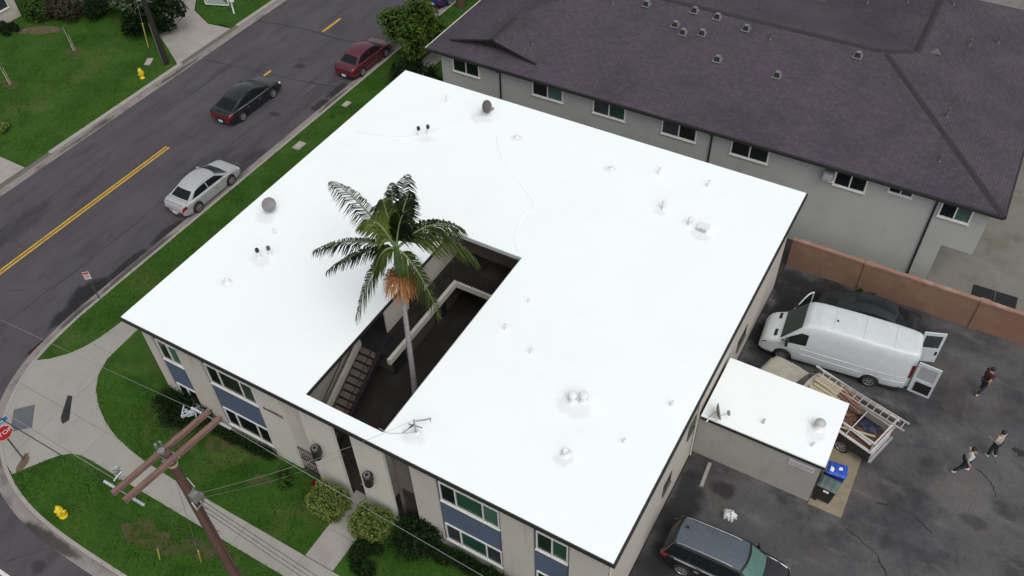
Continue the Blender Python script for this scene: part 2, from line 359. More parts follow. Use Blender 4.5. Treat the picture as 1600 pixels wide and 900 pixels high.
shingle('shingle', (0.071, 0.061, 0.077))
plain('ridge_cap', (0.028, 0.025, 0.029), 0.93, var=0.25, scale=5)

plain('print_faded', (0.24, 0.27, 0.36), 0.6, 0.0, 0.2)
plain('tarp_navy', (0.016, 0.018, 0.045), 0.6, 0.0, 0.25, scale=4)
plain('nb_vent', (0.13, 0.13, 0.135), 0.6, 0.0, 0.2)
plain('nb_vent_top', (0.15, 0.15, 0.155), 0.6, 0.0, 0.15)
# ---------------------------------------------------------------- mesh helpers
class MB:
    def __init__(s): s.v = []; s.f = []; s.mi = []; s.uv = {}
    def add(s, vs, fs, mi=0):
        o = len(s.v); s.v += [tuple(v) for v in vs]
        for f in fs: s.f.append(tuple(i + o for i in f)); s.mi.append(mi)
        return s
    def box(s, x0, y0, z0, x1, y1, z1, mi=0):
        x0, x1 = min(x0, x1), max(x0, x1); y0, y1 = min(y0, y1), max(y0, y1); z0, z1 = min(z0, z1), max(z0, z1)
        return s.add([(x0, y0, z0), (x1, y0, z0), (x1, y1, z0), (x0, y1, z0), (x0, y0, z1), (x1, y0, z1), (x1, y1, z1), (x0, y1, z1)],
                     [(0, 3, 2, 1), (4, 5, 6, 7), (0, 1, 5, 4), (1, 2, 6, 5), (2, 3, 7, 6), (3, 0, 4, 7)], mi)
    def obox(s, c, ux, uy, uz, mi=0):          # oriented box: centre and half vectors
        c, ux, uy, uz = map(Vector, (c, ux, uy, uz))
        vs = [c + a * ux + b * uy + d * uz for d in (-1, 1) for a, b in ((-1, -1), (1, -1), (1, 1), (-1, 1))]
        return s.add(vs, [(0, 3, 2, 1), (4, 5, 6, 7), (0, 1, 5, 4), (1, 2, 6, 5), (2, 3, 7, 6), (3, 0, 4, 7)], mi)
    def bar(s, p0, p1, w, h, mi=0):             # rectangular bar from p0 to p1
        p0, p1 = Vector(p0), Vector(p1); d = p1 - p0
        a = d.normalized(); u = Vector((0, 0, 1)) if abs(a.z) < 0.95 else Vector((1, 0, 0))
        side = a.cross(u).normalized(); upv = side.cross(a)
        return s.obox((p0 + p1) / 2, d / 2, side * w / 2, upv * h / 2, mi)
    def prism(s, poly, z0, z1, mi=0):
        n = len(poly)
        vs = [(x, y, z0) for x, y in poly] + [(x, y, z1) for x, y in poly]
        fs = [tuple(range(n))[::-1], tuple(range(n, 2 * n))] + [(i, (i + 1) % n, n + (i + 1) % n, n + i) for i in range(n)]
        return s.add(vs, fs, mi)
    def sheet(s, poly, z, mi=0): return s.add([(x, y, z) for x, y in poly], [tuple(range(len(poly)))], mi)
    def tube(s, pts, r, n=8, mi=0, caps=True):
        pts = [Vector(p) for p in pts]
        rs = r if isinstance(r, (list, tuple)) else [r] * len(pts)
        rings = []; prev = None
        for i, p in enumerate(pts):
            d = (pts[min(i + 1, len(pts) - 1)] - pts[max(i - 1, 0)]).normalized()
            if prev is None:
                u = Vector((0, 0, 1)) if abs(d.z) < 0.9 else Vector((1, 0, 0))
                prev = d.cross(u).normalized()
            a = (prev - d * prev.dot(d)).normalized(); prev = a; b = d.cross(a)
            rings.append([p + rs[i] * (math.cos(t) * a + math.sin(t) * b) for t in (2 * math.pi * k / n for k in range(n))])
        vs = [q for rg in rings for q in rg]; fs = []
        for i in range(len(pts) - 1):
            for k in range(n):
                k2 = (k + 1) % n
                fs.append((i * n + k, i * n + k2, (i + 1) * n + k2, (i + 1) * n + k))
        if caps: fs += [tuple(range(n))[::-1], tuple((len(pts) - 1) * n + k for k in range(n))]
        return s.add(vs, fs, mi)
    def lathe(s, prof, n=16, c=(0, 0, 0), mi=0, axis='z'):   # prof: (radius, height)
        vs = []; fs = []; c = Vector(c)
        for r, h in prof:
            for k in range(n):
                t = 2 * math.pi * k / n
                p = (r * math.cos(t), r * math.sin(t), h)
                if axis == 'y': p = (p[0], p[2], p[1])
                if axis == 'x': p = (p[2], p[0], p[1])
                vs.append(c + Vector(p))
        for i in range(len(prof) - 1):
            for k in range(n):
                k2 = (k + 1) % n; q = (i * n + k, i * n + k2, (i + 1) * n + k2, (i + 1) * n + k)
                fs.append(q if axis != 'y' else q[::-1])
        return s.add(vs, fs, mi)
    def grid(s, fn, nu, nv, mi=0):
        vs = [fn(i / nu, j / nv) for i in range(nu + 1) for j in range(nv + 1)]
        fs = [(i * (nv + 1) + j, (i + 1) * (nv + 1) + j, (i + 1) * (nv + 1) + j + 1, i * (nv + 1) + j + 1) for i in range(nu) for j in range(nv)]
        return s.add(vs, fs, mi)
    def build(s, name, mat, parent=None, smooth=None, loc=None, rot=None):
        me = bpy.data.meshes.new(name)
        me.from_pydata(s.v, [], s.f)
        mats = mat if isinstance(mat, (list, tuple)) else [mat]
        for mm in mats: me.materials.append(MAT[mm])
        if len(mats) > 1: me.polygons.foreach_set('material_index', s.mi)
        if smooth is not None:
            me.polygons.foreach_set('use_smooth', [True] * len(me.polygons))
            me.set_sharp_from_angle(angle=R(smooth))
        me.update()
        return link(name, me, parent, loc, rot)
def link(name, me, parent=None, loc=None, rot=None):
    o = bpy.data.objects.new(name, me); C.objects.link(o)
    if parent is not None: o.parent = parent
    if loc is not None: o.location = loc
    if rot is not None: o.rotation_euler = rot
    return o
def tag(o, label=None, cat=None, group=None, kind=None):
    if label: o['label'] = label
    if cat: o['category'] = cat
    if group: o['group'] = group
    if kind: o['kind'] = kind
    return o
def thing(name, label, cat, loc=(0, 0, 0), rz=0.0, group=None):
    o = bpy.data.objects.new(name, None); C.objects.link(o)
    o.empty_display_size = 0.3
    o.location = loc; o.rotation_euler = (0, 0, rz)
    return tag(o, label, cat, group)
def struct(o): return tag(o, kind='structure')
def copy_tree(o, parent=None):
    c = o.copy(); C.objects.link(c); c.parent = parent
    for ch in [x for x in bpy.data.objects if x.parent == o]: copy_tree(ch, c)
    return c
def catmull(pts, k=6):
    P = [Vector(p) for p in pts]; out = []
    for i in range(len(P) - 1):
        a, b, c, d = P[max(i - 1, 0)], P[i], P[i + 1], P[min(i + 2, len(P) - 1)]
        for j in range(k):
            t = j / k
            out.append(0.5 * ((2 * b) + (c - a) * t + (2 * a - 5 * b + 4 * c - d) * t * t + (3 * b - a - 3 * c + d) * t ** 3))
    out.append(P[-1]); return out
def offset_path(P, d):                     # 2-D polyline moved to its right-hand side by d
    out = []
    for i, p in enumerate(P):
        t = (P[min(i + 1, len(P) - 1)] - P[max(i - 1, 0)]).normalized()
        out.append(Vector((p.x + t.y * d, p.y - t.x * d)))
    return out
def clip_cell(poly, x0, x1, y0, y1):
    def cut(P, inside, inter):
        o = []
        for i in range(len(P)):
            a, b = P[i - 1], P[i]
            if inside(b):
                if not inside(a): o.append(inter(a, b))
                o.append(b)
            elif inside(a): o.append(inter(a, b))
        return o
    def ix(v): return lambda a, b: (v, a[1] + (b[1] - a[1]) * (v - a[0]) / (b[0] - a[0]))
    def iy(v): return lambda a, b: (a[0] + (b[0] - a[0]) * (v - a[1]) / (b[1] - a[1]), v)
    P = [tuple(p) for p in poly]
    for ins, it in ((lambda p: p[0] >= x0, ix(x0)), (lambda p: p[0] <= x1, ix(x1)), (lambda p: p[1] >= y0, iy(y0)), (lambda p: p[1] <= y1, iy(y1))):
        if len(P) < 3: return []
        P = cut(P, ins, it)
    return P
def poly_area(P): return 0.5 * sum(P[i - 1][0] * P[i][1] - P[i][0] * P[i - 1][1] for i in range(len(P)))
def slabs(poly, xs, ys, z0, z1, mat, parent, name='concrete_slab', gap=0.007):
    for i in range(len(xs) - 1):
        for j in range(len(ys) - 1):
            P = clip_cell(poly, xs[i] + gap, xs[i + 1] - gap, ys[j] + gap, ys[j + 1] - gap)
            if len(P) < 3: continue
            Q = [P[0]]
            for q in P[1:]:
                if (q[0] - Q[-1][0]) ** 2 + (q[1] - Q[-1][1]) ** 2 > 1e-6: Q.append(q)
            if len(Q) < 3 or abs(poly_area(Q)) < 0.02: continue
            if poly_area(Q) < 0: Q = Q[::-1]
            dz = random.uniform(-0.003, 0.003)
            MB().prism(Q, z0, z1 + dz).build(name, mat, parent)
def inside(P, x, y):                        # vectorised point-in-polygon
    r = np.zeros(x.shape, bool); n = len(P)
    for i in range(n):
        x0, y0 = P[i - 1][0], P[i - 1][1]; x1, y1 = P[i][0], P[i][1]
        if y0 == y1: continue
        c = ((y0 > y) != (y1 > y)) & (x < (x1 - x0) * (y - y0) / (y1 - y0) + x0)
        r ^= c
    return r
def np_mesh(name, V, F, mat, parent=None, var=None):
    """V (n,3), F (m,k) all faces k-gons"""
    me = bpy.data.meshes.new(name)
    k = F.shape[1]
    me.vertices.add(len(V)); me.vertices.foreach_set('co', V.astype(np.float32).ravel())
    me.loops.add(F.size); me.loops.foreach_set('vertex_index', F.astype(np.int32).ravel())
    me.polygons.add(len(F)); me.polygons.foreach_set('loop_start', np.arange(0, F.size, k, dtype=np.int32))
    try: me.polygons.foreach_set('loop_total', np.full(len(F), k, np.int32))
    except Exception: pass
    me.update(calc_edges=True)
    me.materials.append(MAT[mat])
    if var is not None:
        a = me.attributes.new('var', 'FLOAT', 'FACE'); a.data.foreach_set('value', var.astype(np.float32))
    return link(name, me, parent)
def leaves(name, pts, size, mat, parent, var=None, aspect=0.45, droop=0.2):
    """leaf-shaped quads (pointed rhombs) at pts, random directions"""
    n = len(pts)
    az = rng.uniform(0, 2 * np.pi, n); el = rng.normal(-droop, 0.6, n)
    d = np.stack([np.cos(az) * np.cos(el), np.sin(az) * np.cos(el), np.sin(el)], 1)
    rv = rng.normal(size=(n, 3)); s = np.cross(d, rv); s /= np.linalg.norm(s, axis=1)[:, None] + 1e-9
    L = size * rng.uniform(0.6, 1.3, n)[:, None]
    V = np.stack([pts - d * L * .5, pts + s * L * aspect * .5, pts + d * L * .5, pts - s * L * aspect * .5], 1).reshape(-1, 3)
    F = np.arange(4 * n).reshape(n, 4)
    return np_mesh(name, V, F, mat, parent, rng.uniform(0, 1, n) if var is None else var)
def blob_points(lobes, n, shell=0.5):
    """points through ellipsoid lobes (cx,cy,cz,rx,ry,rz), denser toward the outside"""
    vol = np.array([l[3] * l[4] * l[5] for l in lobes]) ** 0.67; vol = vol / vol.sum()
    out = []
    for l, q in zip(lobes, vol):
        k = max(3, int(n * q))
        d = rng.normal(size=(k, 3)); d /= np.linalg.norm(d, axis=1)[:, None]
        r = rng.uniform(0, 1, k) ** (1 / 3); r = shell + (1 - shell) * r
        r = r * (1 + rng.normal(0, 0.07, k))
        out.append(np.array(l[:3]) + d * r[:, None] * np.array(l[3:]))
    return np.concatenate(out)

# ================================================================ THE SETTING
ZR = -0.12                                   # road level; pavements and lawns lie at 0
struct(MB().sheet([(-400, -400), (400, -400), (400, 400), (-400, 400)], -0.30).build('ground', 'bare_soil'))
road = struct(MB().sheet([(-19.7, -60), (-8.4, -60), (-8.4, 140), (-19.7, 140)], ZR - 0.008).build('road', 'asphalt'))
struct(MB().sheet([(-8.4, -40), (60, -40), (60, -6.9), (-8.4, -1.0)], ZR - 0.010).build('side_road', 'asphalt'))
# painted centre lines
def mark(name, x0, y0, x1, y1, mat, par=road): return MB().sheet([(x0, y0), (x1, y0), (x1, y1), (x0, y1)], ZR - 0.003).build(name, mat, par)
for dx in (-0.13, 0.09): mark('centre_line', -14.40 + dx, -30, -14.27 + dx, 14.35, 'yellow_paint')
for y0, y1 in ((21.6, 23.9), (29.55, 31.65), (37.4, 39.5), (45.2, 47.4)): mark('lane_dash', -14.40, y0, -14.22, y1, 'yellow_paint')
mark('stop_line', -2.0, -9.25, 0.62, -9.10, 'white_paint')
# tar-filled cracks, dark stains and utility marks on the asphalt
def ribbon(name, pts, w, z, mat, par, k=5, jit=0.0):
    P = catmull([(x, y, 0) for x, y in pts], k)
    if jit: P = [Vector((q.x + random.uniform(-jit, jit), q.y + random.uniform(-jit, jit), 0)) for q in P]
    ws = [w * random.uniform(0.55, 1.3) if jit else w for _ in P]
    L = []; Rr = []
    for i, p in enumerate(P):
        t = (P[min(i + 1, len(P) - 1)] - P[max(i - 1, 0)]).normalized()
        n = Vector((t.y, -t.x, 0)) * ws[i] / 2
        L.append(p - n); Rr.append(p + n)
    mb = MB(); n = len(P)
    mb.add([(q.x, q.y, z) for q in L] + [(q.x, q.y, z) for q in Rr], [(i, n + i, n + i + 1, i + 1) for i in range(n - 1)])
    return mb.build(name, mat, par)
ribbon('tar_seam', [(-19.5, 28.6), (-16, 29.2), (-12.5, 29.3), (-8.9, 29.8)], 0.09, ZR - 0.005, 'oil_stain', road, 6, 0.04)
ribbon('tar_seam', [(-19.5, 22.8), (-16, 23.3), (-12.2, 23.8), (-9.0, 24.4)], 0.07, ZR - 0.005, 'oil_stain', road, 6, 0.04)
ribbon('tar_seam', [(-11.2, -10), (-11.1, -2), (-10.8, 6), (-11.0, 16), (-10.9, 24), (-11.1, 40)], 0.045, ZR - 0.005, 'oil_stain', road, 8, 0.05)
ribbon('tar_seam', [(-17.3, -10), (-17.2, 2), (-17.0, 9), (-17.2, 20), (-17.0, 34)], 0.05, ZR - 0.005, 'oil_stain', road, 8, 0.05)
def blotch(name, cx, cy, rx, ry, z, mat, par, n=40, rough=0.35, rot=0.0):
    P = []; ph = [random.uniform(0, 6.28) for _ in range(8)]
    for k in range(n):
        t = 2 * math.pi * k / n
        r = 1 + rough * sum(math.sin((j + 2) * t + ph[j]) / (j + 1.6) for j in range(8)) * 0.6 + random.uniform(-.1, .1) * rough
        x, y = rx * r * math.cos(t), ry * r * math.sin(t)
        P.append((cx + x * math.cos(rot) - y * math.sin(rot), cy + x * math.sin(rot) + y * math.cos(rot)))
    return MB().sheet(P, z).build(name, mat, par)

# kerb and gutter: near side with its rounded corner, far side straight
KP = [(-8.05, 120), (-8.05, 60), (-8.05, 30), (-8.05, 10), (-8.05, 3.2), (-7.95, 0.8), (-7.68, -1.0), (-7.25, -2.3), (-6.62, -3.45), (-5.8, -4.5), (-4.6, -5.5), (-3.2, -6.2), (-1.7, -6.65), (0, -6.9), (2.2, -7.0), (6, -7.0), (20, -7.0), (60, -7.0)]
K3 = []
pp = catmull([(x, y, 0) for x, y in KP], 6)
for q in pp: K3.append(Vector((q.x, q.y)))
def resample(P, step):
    out = [P[0]]; acc = 0.0
    for a, b in zip(P, P[1:]):
        d = (b - a).length
        while acc + d >= step:
            t = (step - acc) / d; a = a.lerp(b, t); out.append(a.copy()); d = (b - a).length; acc = 0.0
        acc += d
    return out
K3 = resample(K3, 0.45)
K_in = offset_path(K3, -0.16)
K_gut = offset_path(K3, 0.48)
def strip_pieces(name, A, B, zA0, zA1, mat, par, per, z0, gap=0.008):
    """solid pieces between two paths, top sloping zA0 (path A) to zA1 (path B)"""
    n = len(A); i = 0
    while i < n - 1:
        j = min(i + per, n - 1)
        a = list(A[i:j + 1]); b = list(B[i:j + 1]); m_ = len(a)
        a[-1] = a[-1] + (a[-2] - a[-1]).normalized() * gap; b[-1] = b[-1] + (b[-2] - b[-1]).normalized() * gap
        vs = [(q.x, q.y, zA0) for q in a] + [(q.x, q.y, zA1) for q in b] + [(q.x, q.y, z0) for q in a] + [(q.x, q.y, z0) for q in b]
        fs = []
        for k in range(m_ - 1):
            fs += [(k, k + 1, m_ + k + 1, m_ + k), (k + 1, k, 2 * m_ + k, 2 * m_ + k + 1), (m_ + k, m_ + k + 1, 3 * m_ + k + 1, 3 * m_ + k)]
        fs += [(0, m_, 3 * m_, 2 * m_), (2 * m_ - 1, m_ - 1, 3 * m_ - 1, 4 * m_ - 1)]
        MB().add(vs, fs).build(name, mat, par)
        i = j
vis = [i for i, q in enumerate(K3) if q.y < 46 and q.x < 24]
s0, s1 = vis[0], vis[-1]
kerb = struct(MB().add([(q.x, q.y, -0.03) for q in offset_path(K3, -0.02)] + [(q.x, q.y, -0.03) for q in offset_path(K3, -0.14)], [(i, i + 1, len(K3) + i + 1, len(K3) + i) for i in range(len(K3) - 1)]).build('kerb', 'joint_dirt'))
strip_pieces('kerb_stone', K3[s0:s1], K_in[s0:s1], 0.012, 0.014, 'concrete', kerb, 7, -0.25)
gutter = struct(MB().add([(q.x, q.y, ZR - 0.02) for q in K3] + [(q.x, q.y, ZR - 0.02) for q in K_gut], [(i + 1, i, len(K3) + i, len(K3) + i + 1) for i in range(len(K3) - 1)]).build('gutter', 'joint_dirt'))
strip_pieces('gutter_slab', [q for q in K_gut[s0:s1]][::-1], [q for q in offset_path(K3, 0.004)[s0:s1]][::-1], ZR + 0.004, ZR - 0.002, 'gutter_concrete', gutter, 7, -0.24)
fk = struct(MB().box(-20.45, -30, -0.28, -20.15, 60, -0.02).build('far_kerb', 'joint_dirt'))
FD = [(-40, 8.6), (21.3, 26.6)]                       # driveway mouths on the far side
y = 2.0
while y < 44:
    low = (y + 1.0) < 9.0 or 21.2 < y + 1.4 < 26.6
    MB().box(-20.46, y, -0.27, -20.14, y + 2.79, -0.05 if low else 0.014).build('kerb_stone', 'concrete', fk)
    MB().box(-20.135, y, -0.26, -19.65, y + 2.79, ZR + 0.003).build('gutter_slab', 'gutter_concrete', fk)
    y += 2.8

# pavements: a dirt bed with separate concrete slabs on it
inner_edge = [(-4.60, 60), (-4.60, 4), (-4.62, 2.4), (-4.52, 0.6), (-4.15, -0.3), (-3.55, -1.0), (-2.66, -1.62), (-1.75, -2.05), (-0.79, -2.38), (0.3, -2.58), (1.35, -2.70), (3.5, -2.77), (10.3, -2.77)]
lower_edge = [(-3.20, -5.97), (-2.86, -5.4), (-2.5, -4.81), (-2.15, -4.3), (-1.75, -3.97), (-1.3, -3.84), (-0.63, -3.80), (1.15, -3.84), (60, -3.84)]
strip_edge = [(-7.52, -1.15), (-7.0, -0.75), (-6.45, -0.12), (-6.1, 0.6), (-5.90, 1.33), (-5.78, 2.2), (-5.74, 2.9), (-5.74, 60)]
Kn = [(q.x, q.y) for q in K_in]
k_a = next(i for i, q in enumerate(Kn) if q[1] < -1.12)
k_b = max(i for i, q in enumerate(Kn) if q[0] < -3.1)
corner = [(x, y) for x, y in strip_edge[::-1]] + Kn[k_a:k_b] + lower_edge + [(60, -2.77)] + inner_edge[::-1]
sidewalk = struct(MB().prism(corner if poly_area(corner) > 0 else corner[::-1], -0.28, -0.022).build('sidewalk', 'joint_dirt'))
slabs(corner, [-9, -4.05, -1.3, 1.6, 4.5, 7.4, 10.3, 13.2, 16.1, 19, 24, 30, 60], [-8, -2.45, 0.9, 2.9, 5, 8, 11, 14, 17, 20, 23, 26, 27.6, 29.2, 30.8, 32.4, 34, 35.6, 37.2, 38.8, 42, 60], -0.2, 0.0, 'concrete_pale', sidewalk)
entry = struct(MB().box(10.32, -2.75, -0.28, 11.72, 0.9, -0.024).build('entry_path', 'joint_dirt'))
slabs([(10.34, -2.74), (11.70, -2.74), (11.70, 0.9), (10.34, 0.9)], [10.3, 11.75], [-2.75, -1.35, 0.05, 0.9], -0.2, 0.002, 'concrete', entry)
MB().prism([(-5.14, -4.55), (-4.45, -3.89), (-5.38, -2.95), (-6.0, -3.62)], -0.1, 0.009).build('tactile_paving', 'tactile_grey', sidewalk)
P = [(-4.46, -1.86), (-4.22, -1.78), (-4.05, -1.98), (-3.28, -2.78), (-3.36, -3.08), (-3.55, -3.02), (-3.75, -2.85)]
MB().prism(P[::-1] if poly_area(P) < 0 else P, -0.1, 0.007).build('dark_patch', 'oil_stain', sidewalk)  # long dark patch lying on the slabs
blotch('soil_patch', -3.25, -5.35, 0.17, 0.55, 0.008, 'bare_soil', sidewalk, 30, 0.4, 0.5)

# lawns
lawn_front = [(10.32, -2.75)] + inner_edge[::-1][1:-2] + [(-4.60, 21.5), (0.3, 21.5), (0.3, 0.35), (10.32, 0.35)]
lawn_front2 = [(11.72, -2.75), (24, -2.75), (24, 0.35), (11.72, 0.35)]
lawn_strip = [(x, y) for x, y in strip_edge] + [Kn[0], *Kn[1:k_a]]
lawn_strip = [(x, min(y, 60)) for x, y in lawn_strip]
lawn_corner = [(lower_edge[0])] + Kn[k_b:] + lower_edge[1:][::-1]
lawn_far = [(-20.46, 8.75), (-20.46, 21.35), (-22.2, 22.4), (-31.0, 27.2), (-40, 27.2), (-40, 8.75)]
lawn_island = [(-20.46, 26.75), (-20.46, 44), (-25.6, 44), (-25.9, 29.0), (-24.6, 27.5), (-22.4, 26.5), (-21.4, 26.9)]
lawn_nb = [(-4.60, 21.6), (-0.1, 21.6), (-0.1, 60), (-4.60, 60)]
def ccw(P): return P if poly_area(P) > 0 else P[::-1]
lawns = []
for nm, P in (('lawn', lawn_front), ('lawn', lawn_front2), ('lawn', lawn_strip), ('lawn', lawn_corner), ('lawn', lawn_far), ('lawn', lawn_island), ('lawn', lawn_nb)):
    struct(MB().prism(ccw(P), -0.29, 0.0).build(nm, 'lawn_soil')); lawns.append(ccw(P))
def grass(P, dens, x0, x1, y0, y1):
    n = int((x1 - x0) * (y1 - y0) * dens)
    x = rng.uniform(x0, x1, n); y = rng.uniform(y0, y1, n)
    k = inside(P, x + rng.normal(0, .05, n), y + rng.normal(0, .05, n))
    ph = np.sin(x * 1.3 + 2.1 * np.sin(y * .8)) * np.sin(y * 1.1 + 1.7 * np.sin(x * .6))
    k &= rng.uniform(0, 1, n) < np.clip(0.72 + 0.45 * ph, 0.2, 1)
    return np.stack([x[k], y[k]], 1)
G = [grass(lawns[0], 420, -4.6, 10.3, -2.75, 0.4), grass(lawns[1], 420, 11.7, 20, -2.75, 0.4), grass(lawns[2], 300, -8.0, -5.6, -1.3, 46), grass(lawns[3], 420, -3.4, 16, -7, -3.7),
     grass(lawns[4], 240, -38, -20.4, 8.7, 27.2), grass(lawns[5], 200, -26, -20.4, 26.4, 34), grass(lawns[6], 200, -4.6, -0.1, 26, 44)]
G = np.concatenate(G); n = len(G)
az = rng.uniform(0, 2 * np.pi, n); h = rng.uniform(0.035, 0.085, n); w = rng.uniform(0.012, 0.026, n); le = rng.uniform(0, 0.06, n)
a2 = rng.uniform(0, 2 * np.pi, n)
V = np.zeros((n, 3, 3))
V[:, 0, :2] = G + np.stack([np.cos(az), np.sin(az)], 1) * w[:, None]; V[:, 1, :2] = G - np.stack([np.cos(az), np.sin(az)], 1) * w[:, None]
V[:, 2, :2] = G + np.stack([np.cos(a2), np.sin(a2)], 1) * le[:, None]; V[:, 2, 2] = h; V[:, :2, 2] = -0.01
go = np_mesh('grass', V.reshape(-1, 3), np.arange(3 * n).reshape(n, 3), 'grass_blade', None, np.clip(rng.normal(.45, .28, n) + 0.18 * np.sin(G[:, 0] * .9) * np.sin(G[:, 1] * .7), 0, 1))
tag(go, 'short green grass blades covering the lawns and verges', 'grass', kind='stuff')
for cx, cy, rx, ry in ((2.0, -1.1, 0.8, 0.5), (3.6, -0.5, 0.7, 0.35), (4.9, 0.0, 0.9, 0.28), (6.5, -1.0, .5, .3), (16.5, 0.0, 1.2, 0.25), (4.3, -5.2, 1.3, .6), (6.4, -4.6, .9, .4)):
    blotch('soil_patch', cx, cy, rx, ry, 0.005 + 0.0013 * abs(cx) % 0.01, 'worn_lawn', bpy.data.objects['lawn.003' if cy < -3.8 else 'lawn'], 30, 0.5)
# far side: driveway, left apron, ground beyond
dr = struct(MB().prism(ccw([(-20.46, 21.4), (-20.46, 26.7), (-22.4, 26.45), (-24.7, 27.45), (-26.0, 29.0), (-25.7, 44), (-33, 44), (-31.5, 27.4), (-22.3, 22.45)]), -0.28, -0.02).build('driveway', 'joint_dirt'))
slabs([(-20.46, 21.4), (-20.46, 26.7), (-22.4, 26.45), (-24.7, 27.45), (-26.0, 29.0), (-25.7, 44), (-33, 44), (-31.5, 27.4), (-22.3, 22.45)], [-36, -29.5, -25.5, -22.4, -20.4], [20, 24, 27.5, 31, 36, 44], -0.2, -0.004, 'concrete', dr)
ap = struct(MB().box(-40, -20, -0.28, -20.47, 8.7, -0.02).build('apron', 'joint_dirt'))
slabs([(-40, 2), (-20.47, 2), (-20.47, 8.7), (-40, 8.7)], [-40, -32, -28, -24, -20.4], [2, 5.4, 8.72], -0.2, -0.004, 'concrete', ap)
# parking lot behind the apartments, the neighbour's yard
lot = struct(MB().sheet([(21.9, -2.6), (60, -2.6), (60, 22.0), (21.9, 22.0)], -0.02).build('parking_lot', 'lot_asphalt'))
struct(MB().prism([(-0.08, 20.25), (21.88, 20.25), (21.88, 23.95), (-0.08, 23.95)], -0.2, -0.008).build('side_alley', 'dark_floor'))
yard = struct(MB().box(21.9, 22.12, -0.28, 60, 70, -0.04).build('yard', 'joint_dirt'))
slabs([(21.92, 22.14), (60, 22.14), (60, 60), (21.92, 60)], [21.9, 28.4, 34.5, 42, 60], [22.1, 26.6, 33, 44, 60], -0.2, -0.002, 'patio_concrete', yard)
for cx, cy, rx, ry, ro in ((30.9, 6.7, .3, .16, 1), (34.0, 15.7, .25, .2, 0)):
    blotch('oil_stain', cx, cy, rx, ry, -0.0155, 'oil_stain', lot, 36, 0.5, ro)
ribbon('tar_seam', [(28.6, 8.7), (29.8, 8.2), (30.6, 7.3), (31.2, 6.2), (31.6, 4.5)], 0.06, -0.0148, 'oil_stain', lot, 6, 0.05)
ribbon('tar_seam', [(29.3, 10.4), (30.6, 10.6), (31.6, 10.1)], 0.05, -0.0148, 'oil_stain', lot, 6, 0.05)
ribbon('tar_seam', [(32.6, 14.0), (33.2, 13.6), (33.5, 13.0)], 0.06, -0.0148, 'oil_stain', lot, 6, 0.04)

# ================================================================ THE APARTMENT BUILDING
W_, L_, H_ = 22.13, 20.48, 6.0
apt = thing('apartment_building', 'two storey beige stucco apartment building with flat white roof and open courtyard', 'building')
def slab_hole(x, y, z0, z1):
    mb = MB(); idx = {}
    for k, z in enumerate((z0, z1)):
        for i in range(4):
            for j in range(4): idx[i, j, k] = len(mb.v); mb.v.append((x[i], y[j], z))
    def f(*q): mb.f.append(tuple(idx[a] for a in q)); mb.mi.append(0)
    for i in range(3):
        for j in range(3):
            if i == 1 and j == 1: continue
            f((i, j, 1), (i + 1, j, 1), (i + 1, j + 1, 1), (i, j + 1, 1)); f((i, j, 0), (i, j + 1, 0), (i + 1, j + 1, 0), (i + 1, j, 0))
    for i in range(3):
        f((i, 0, 0), (i + 1, 0, 0), (i + 1, 0, 1), (i, 0, 1)); f((i + 1, 3, 0), (i, 3, 0), (i, 3, 1), (i + 1, 3, 1))
        f((0, i + 1, 0), (0, i, 0), (0, i, 1), (0, i + 1, 1)); f((3, i, 0), (3, i + 1, 0), (3, i + 1, 1), (3, i, 1))
    f((1, 1, 0), (1, 1, 1), (2, 1, 1), (2, 1, 0)); f((2, 2, 0), (2, 2, 1), (1, 2, 1), (1, 2, 0))
    f((1, 2, 0), (1, 2, 1), (1, 1, 1), (1, 1, 0)); f((2, 1, 0), (2, 1, 1), (2, 2, 1), (2, 2, 0))
    return mb
HX, HY = (9.20, 12.78), (0.55, 10.74)
roof = slab_hole([0, HX[0], HX[1], W_], [0, HY[0], HY[1], L_], 5.965, H_).build('roof', 'roof_white', apt)
slab_hole([0.03, HX[0] - 0.03, HX[1] + 0.03, W_ - 0.03], [0.03, HY[0] - 0.03, HY[1] + 0.03, L_ - 0.03], 5.70, 5.965).build('fascia', 'fascia_dark', apt)
slab_hole([0.06, HX[0] - 0.06, HX[1] + 0.06, W_ - 0.06], [0.06, HY[0] - 0.06, HY[1] + 0.06, L_ - 0.06], 5.66, 5.70).build('soffit', 'soffit', apt)
mb = MB(); mb.box(W_ + .002, -.04, 5.76, W_ + .075, L_ + .03, 5.972); mb.build('drip_edge', 'fascia_dark', roof)
mb = MB(); mb.box(-.04, -.045, 5.76, W_, -.002, 5.972); mb.build('drip_edge', 'fascia_dark', roof)
mb = MB(); mb.box(-.04, 0, 5.76, -.002, L_ + .03, 5.972); mb.build('drip_edge', 'fascia_dark', roof)
# metal edge around the courtyard opening (right and far sides show grey)
mb = MB()
mb.box(HX[1] - 0.035, HY[0], 5.80, HX[1] - 0.004, HY[1] - 0.04, 5.985); mb.box(HX[0] + .004, HY[1] - 0.036, 5.80, HX[1] - 0.004, HY[1] - 0.004, 5.985)
mb.build('edge_flashing', 'vent_grey', roof)
WH = 5.655
FY, RX, LX, BY = 0.35, 21.85, 0.30, 20.20
def wall(x0, y0, x1, y1, z0=-0.1, z1=WH, mat='stucco', name='wall'): return MB().box(x0, y0, z0, x1, y1, z1).build(name, mat, apt)
for x0, x1, dy, mt in ((LX, 0.80, 0, 'stucco'), (2.20, 3.55, 0, 'stucco'), (6.30, 7.70, 0, 'stucco_light'), (8.83, 10.38, -0.10, 'stucco_light'), (11.28, 12.75, -0.10, 'stucco_light'), (13.86, 14.97, 0, 'stucco'), (17.68, 18.99, 0, 'stucco'), (20.42, RX, 0, 'stucco')):
    wall(x0, FY + dy, x1, FY + (0.25 if dy == 0 else 0.03), mat=mt)
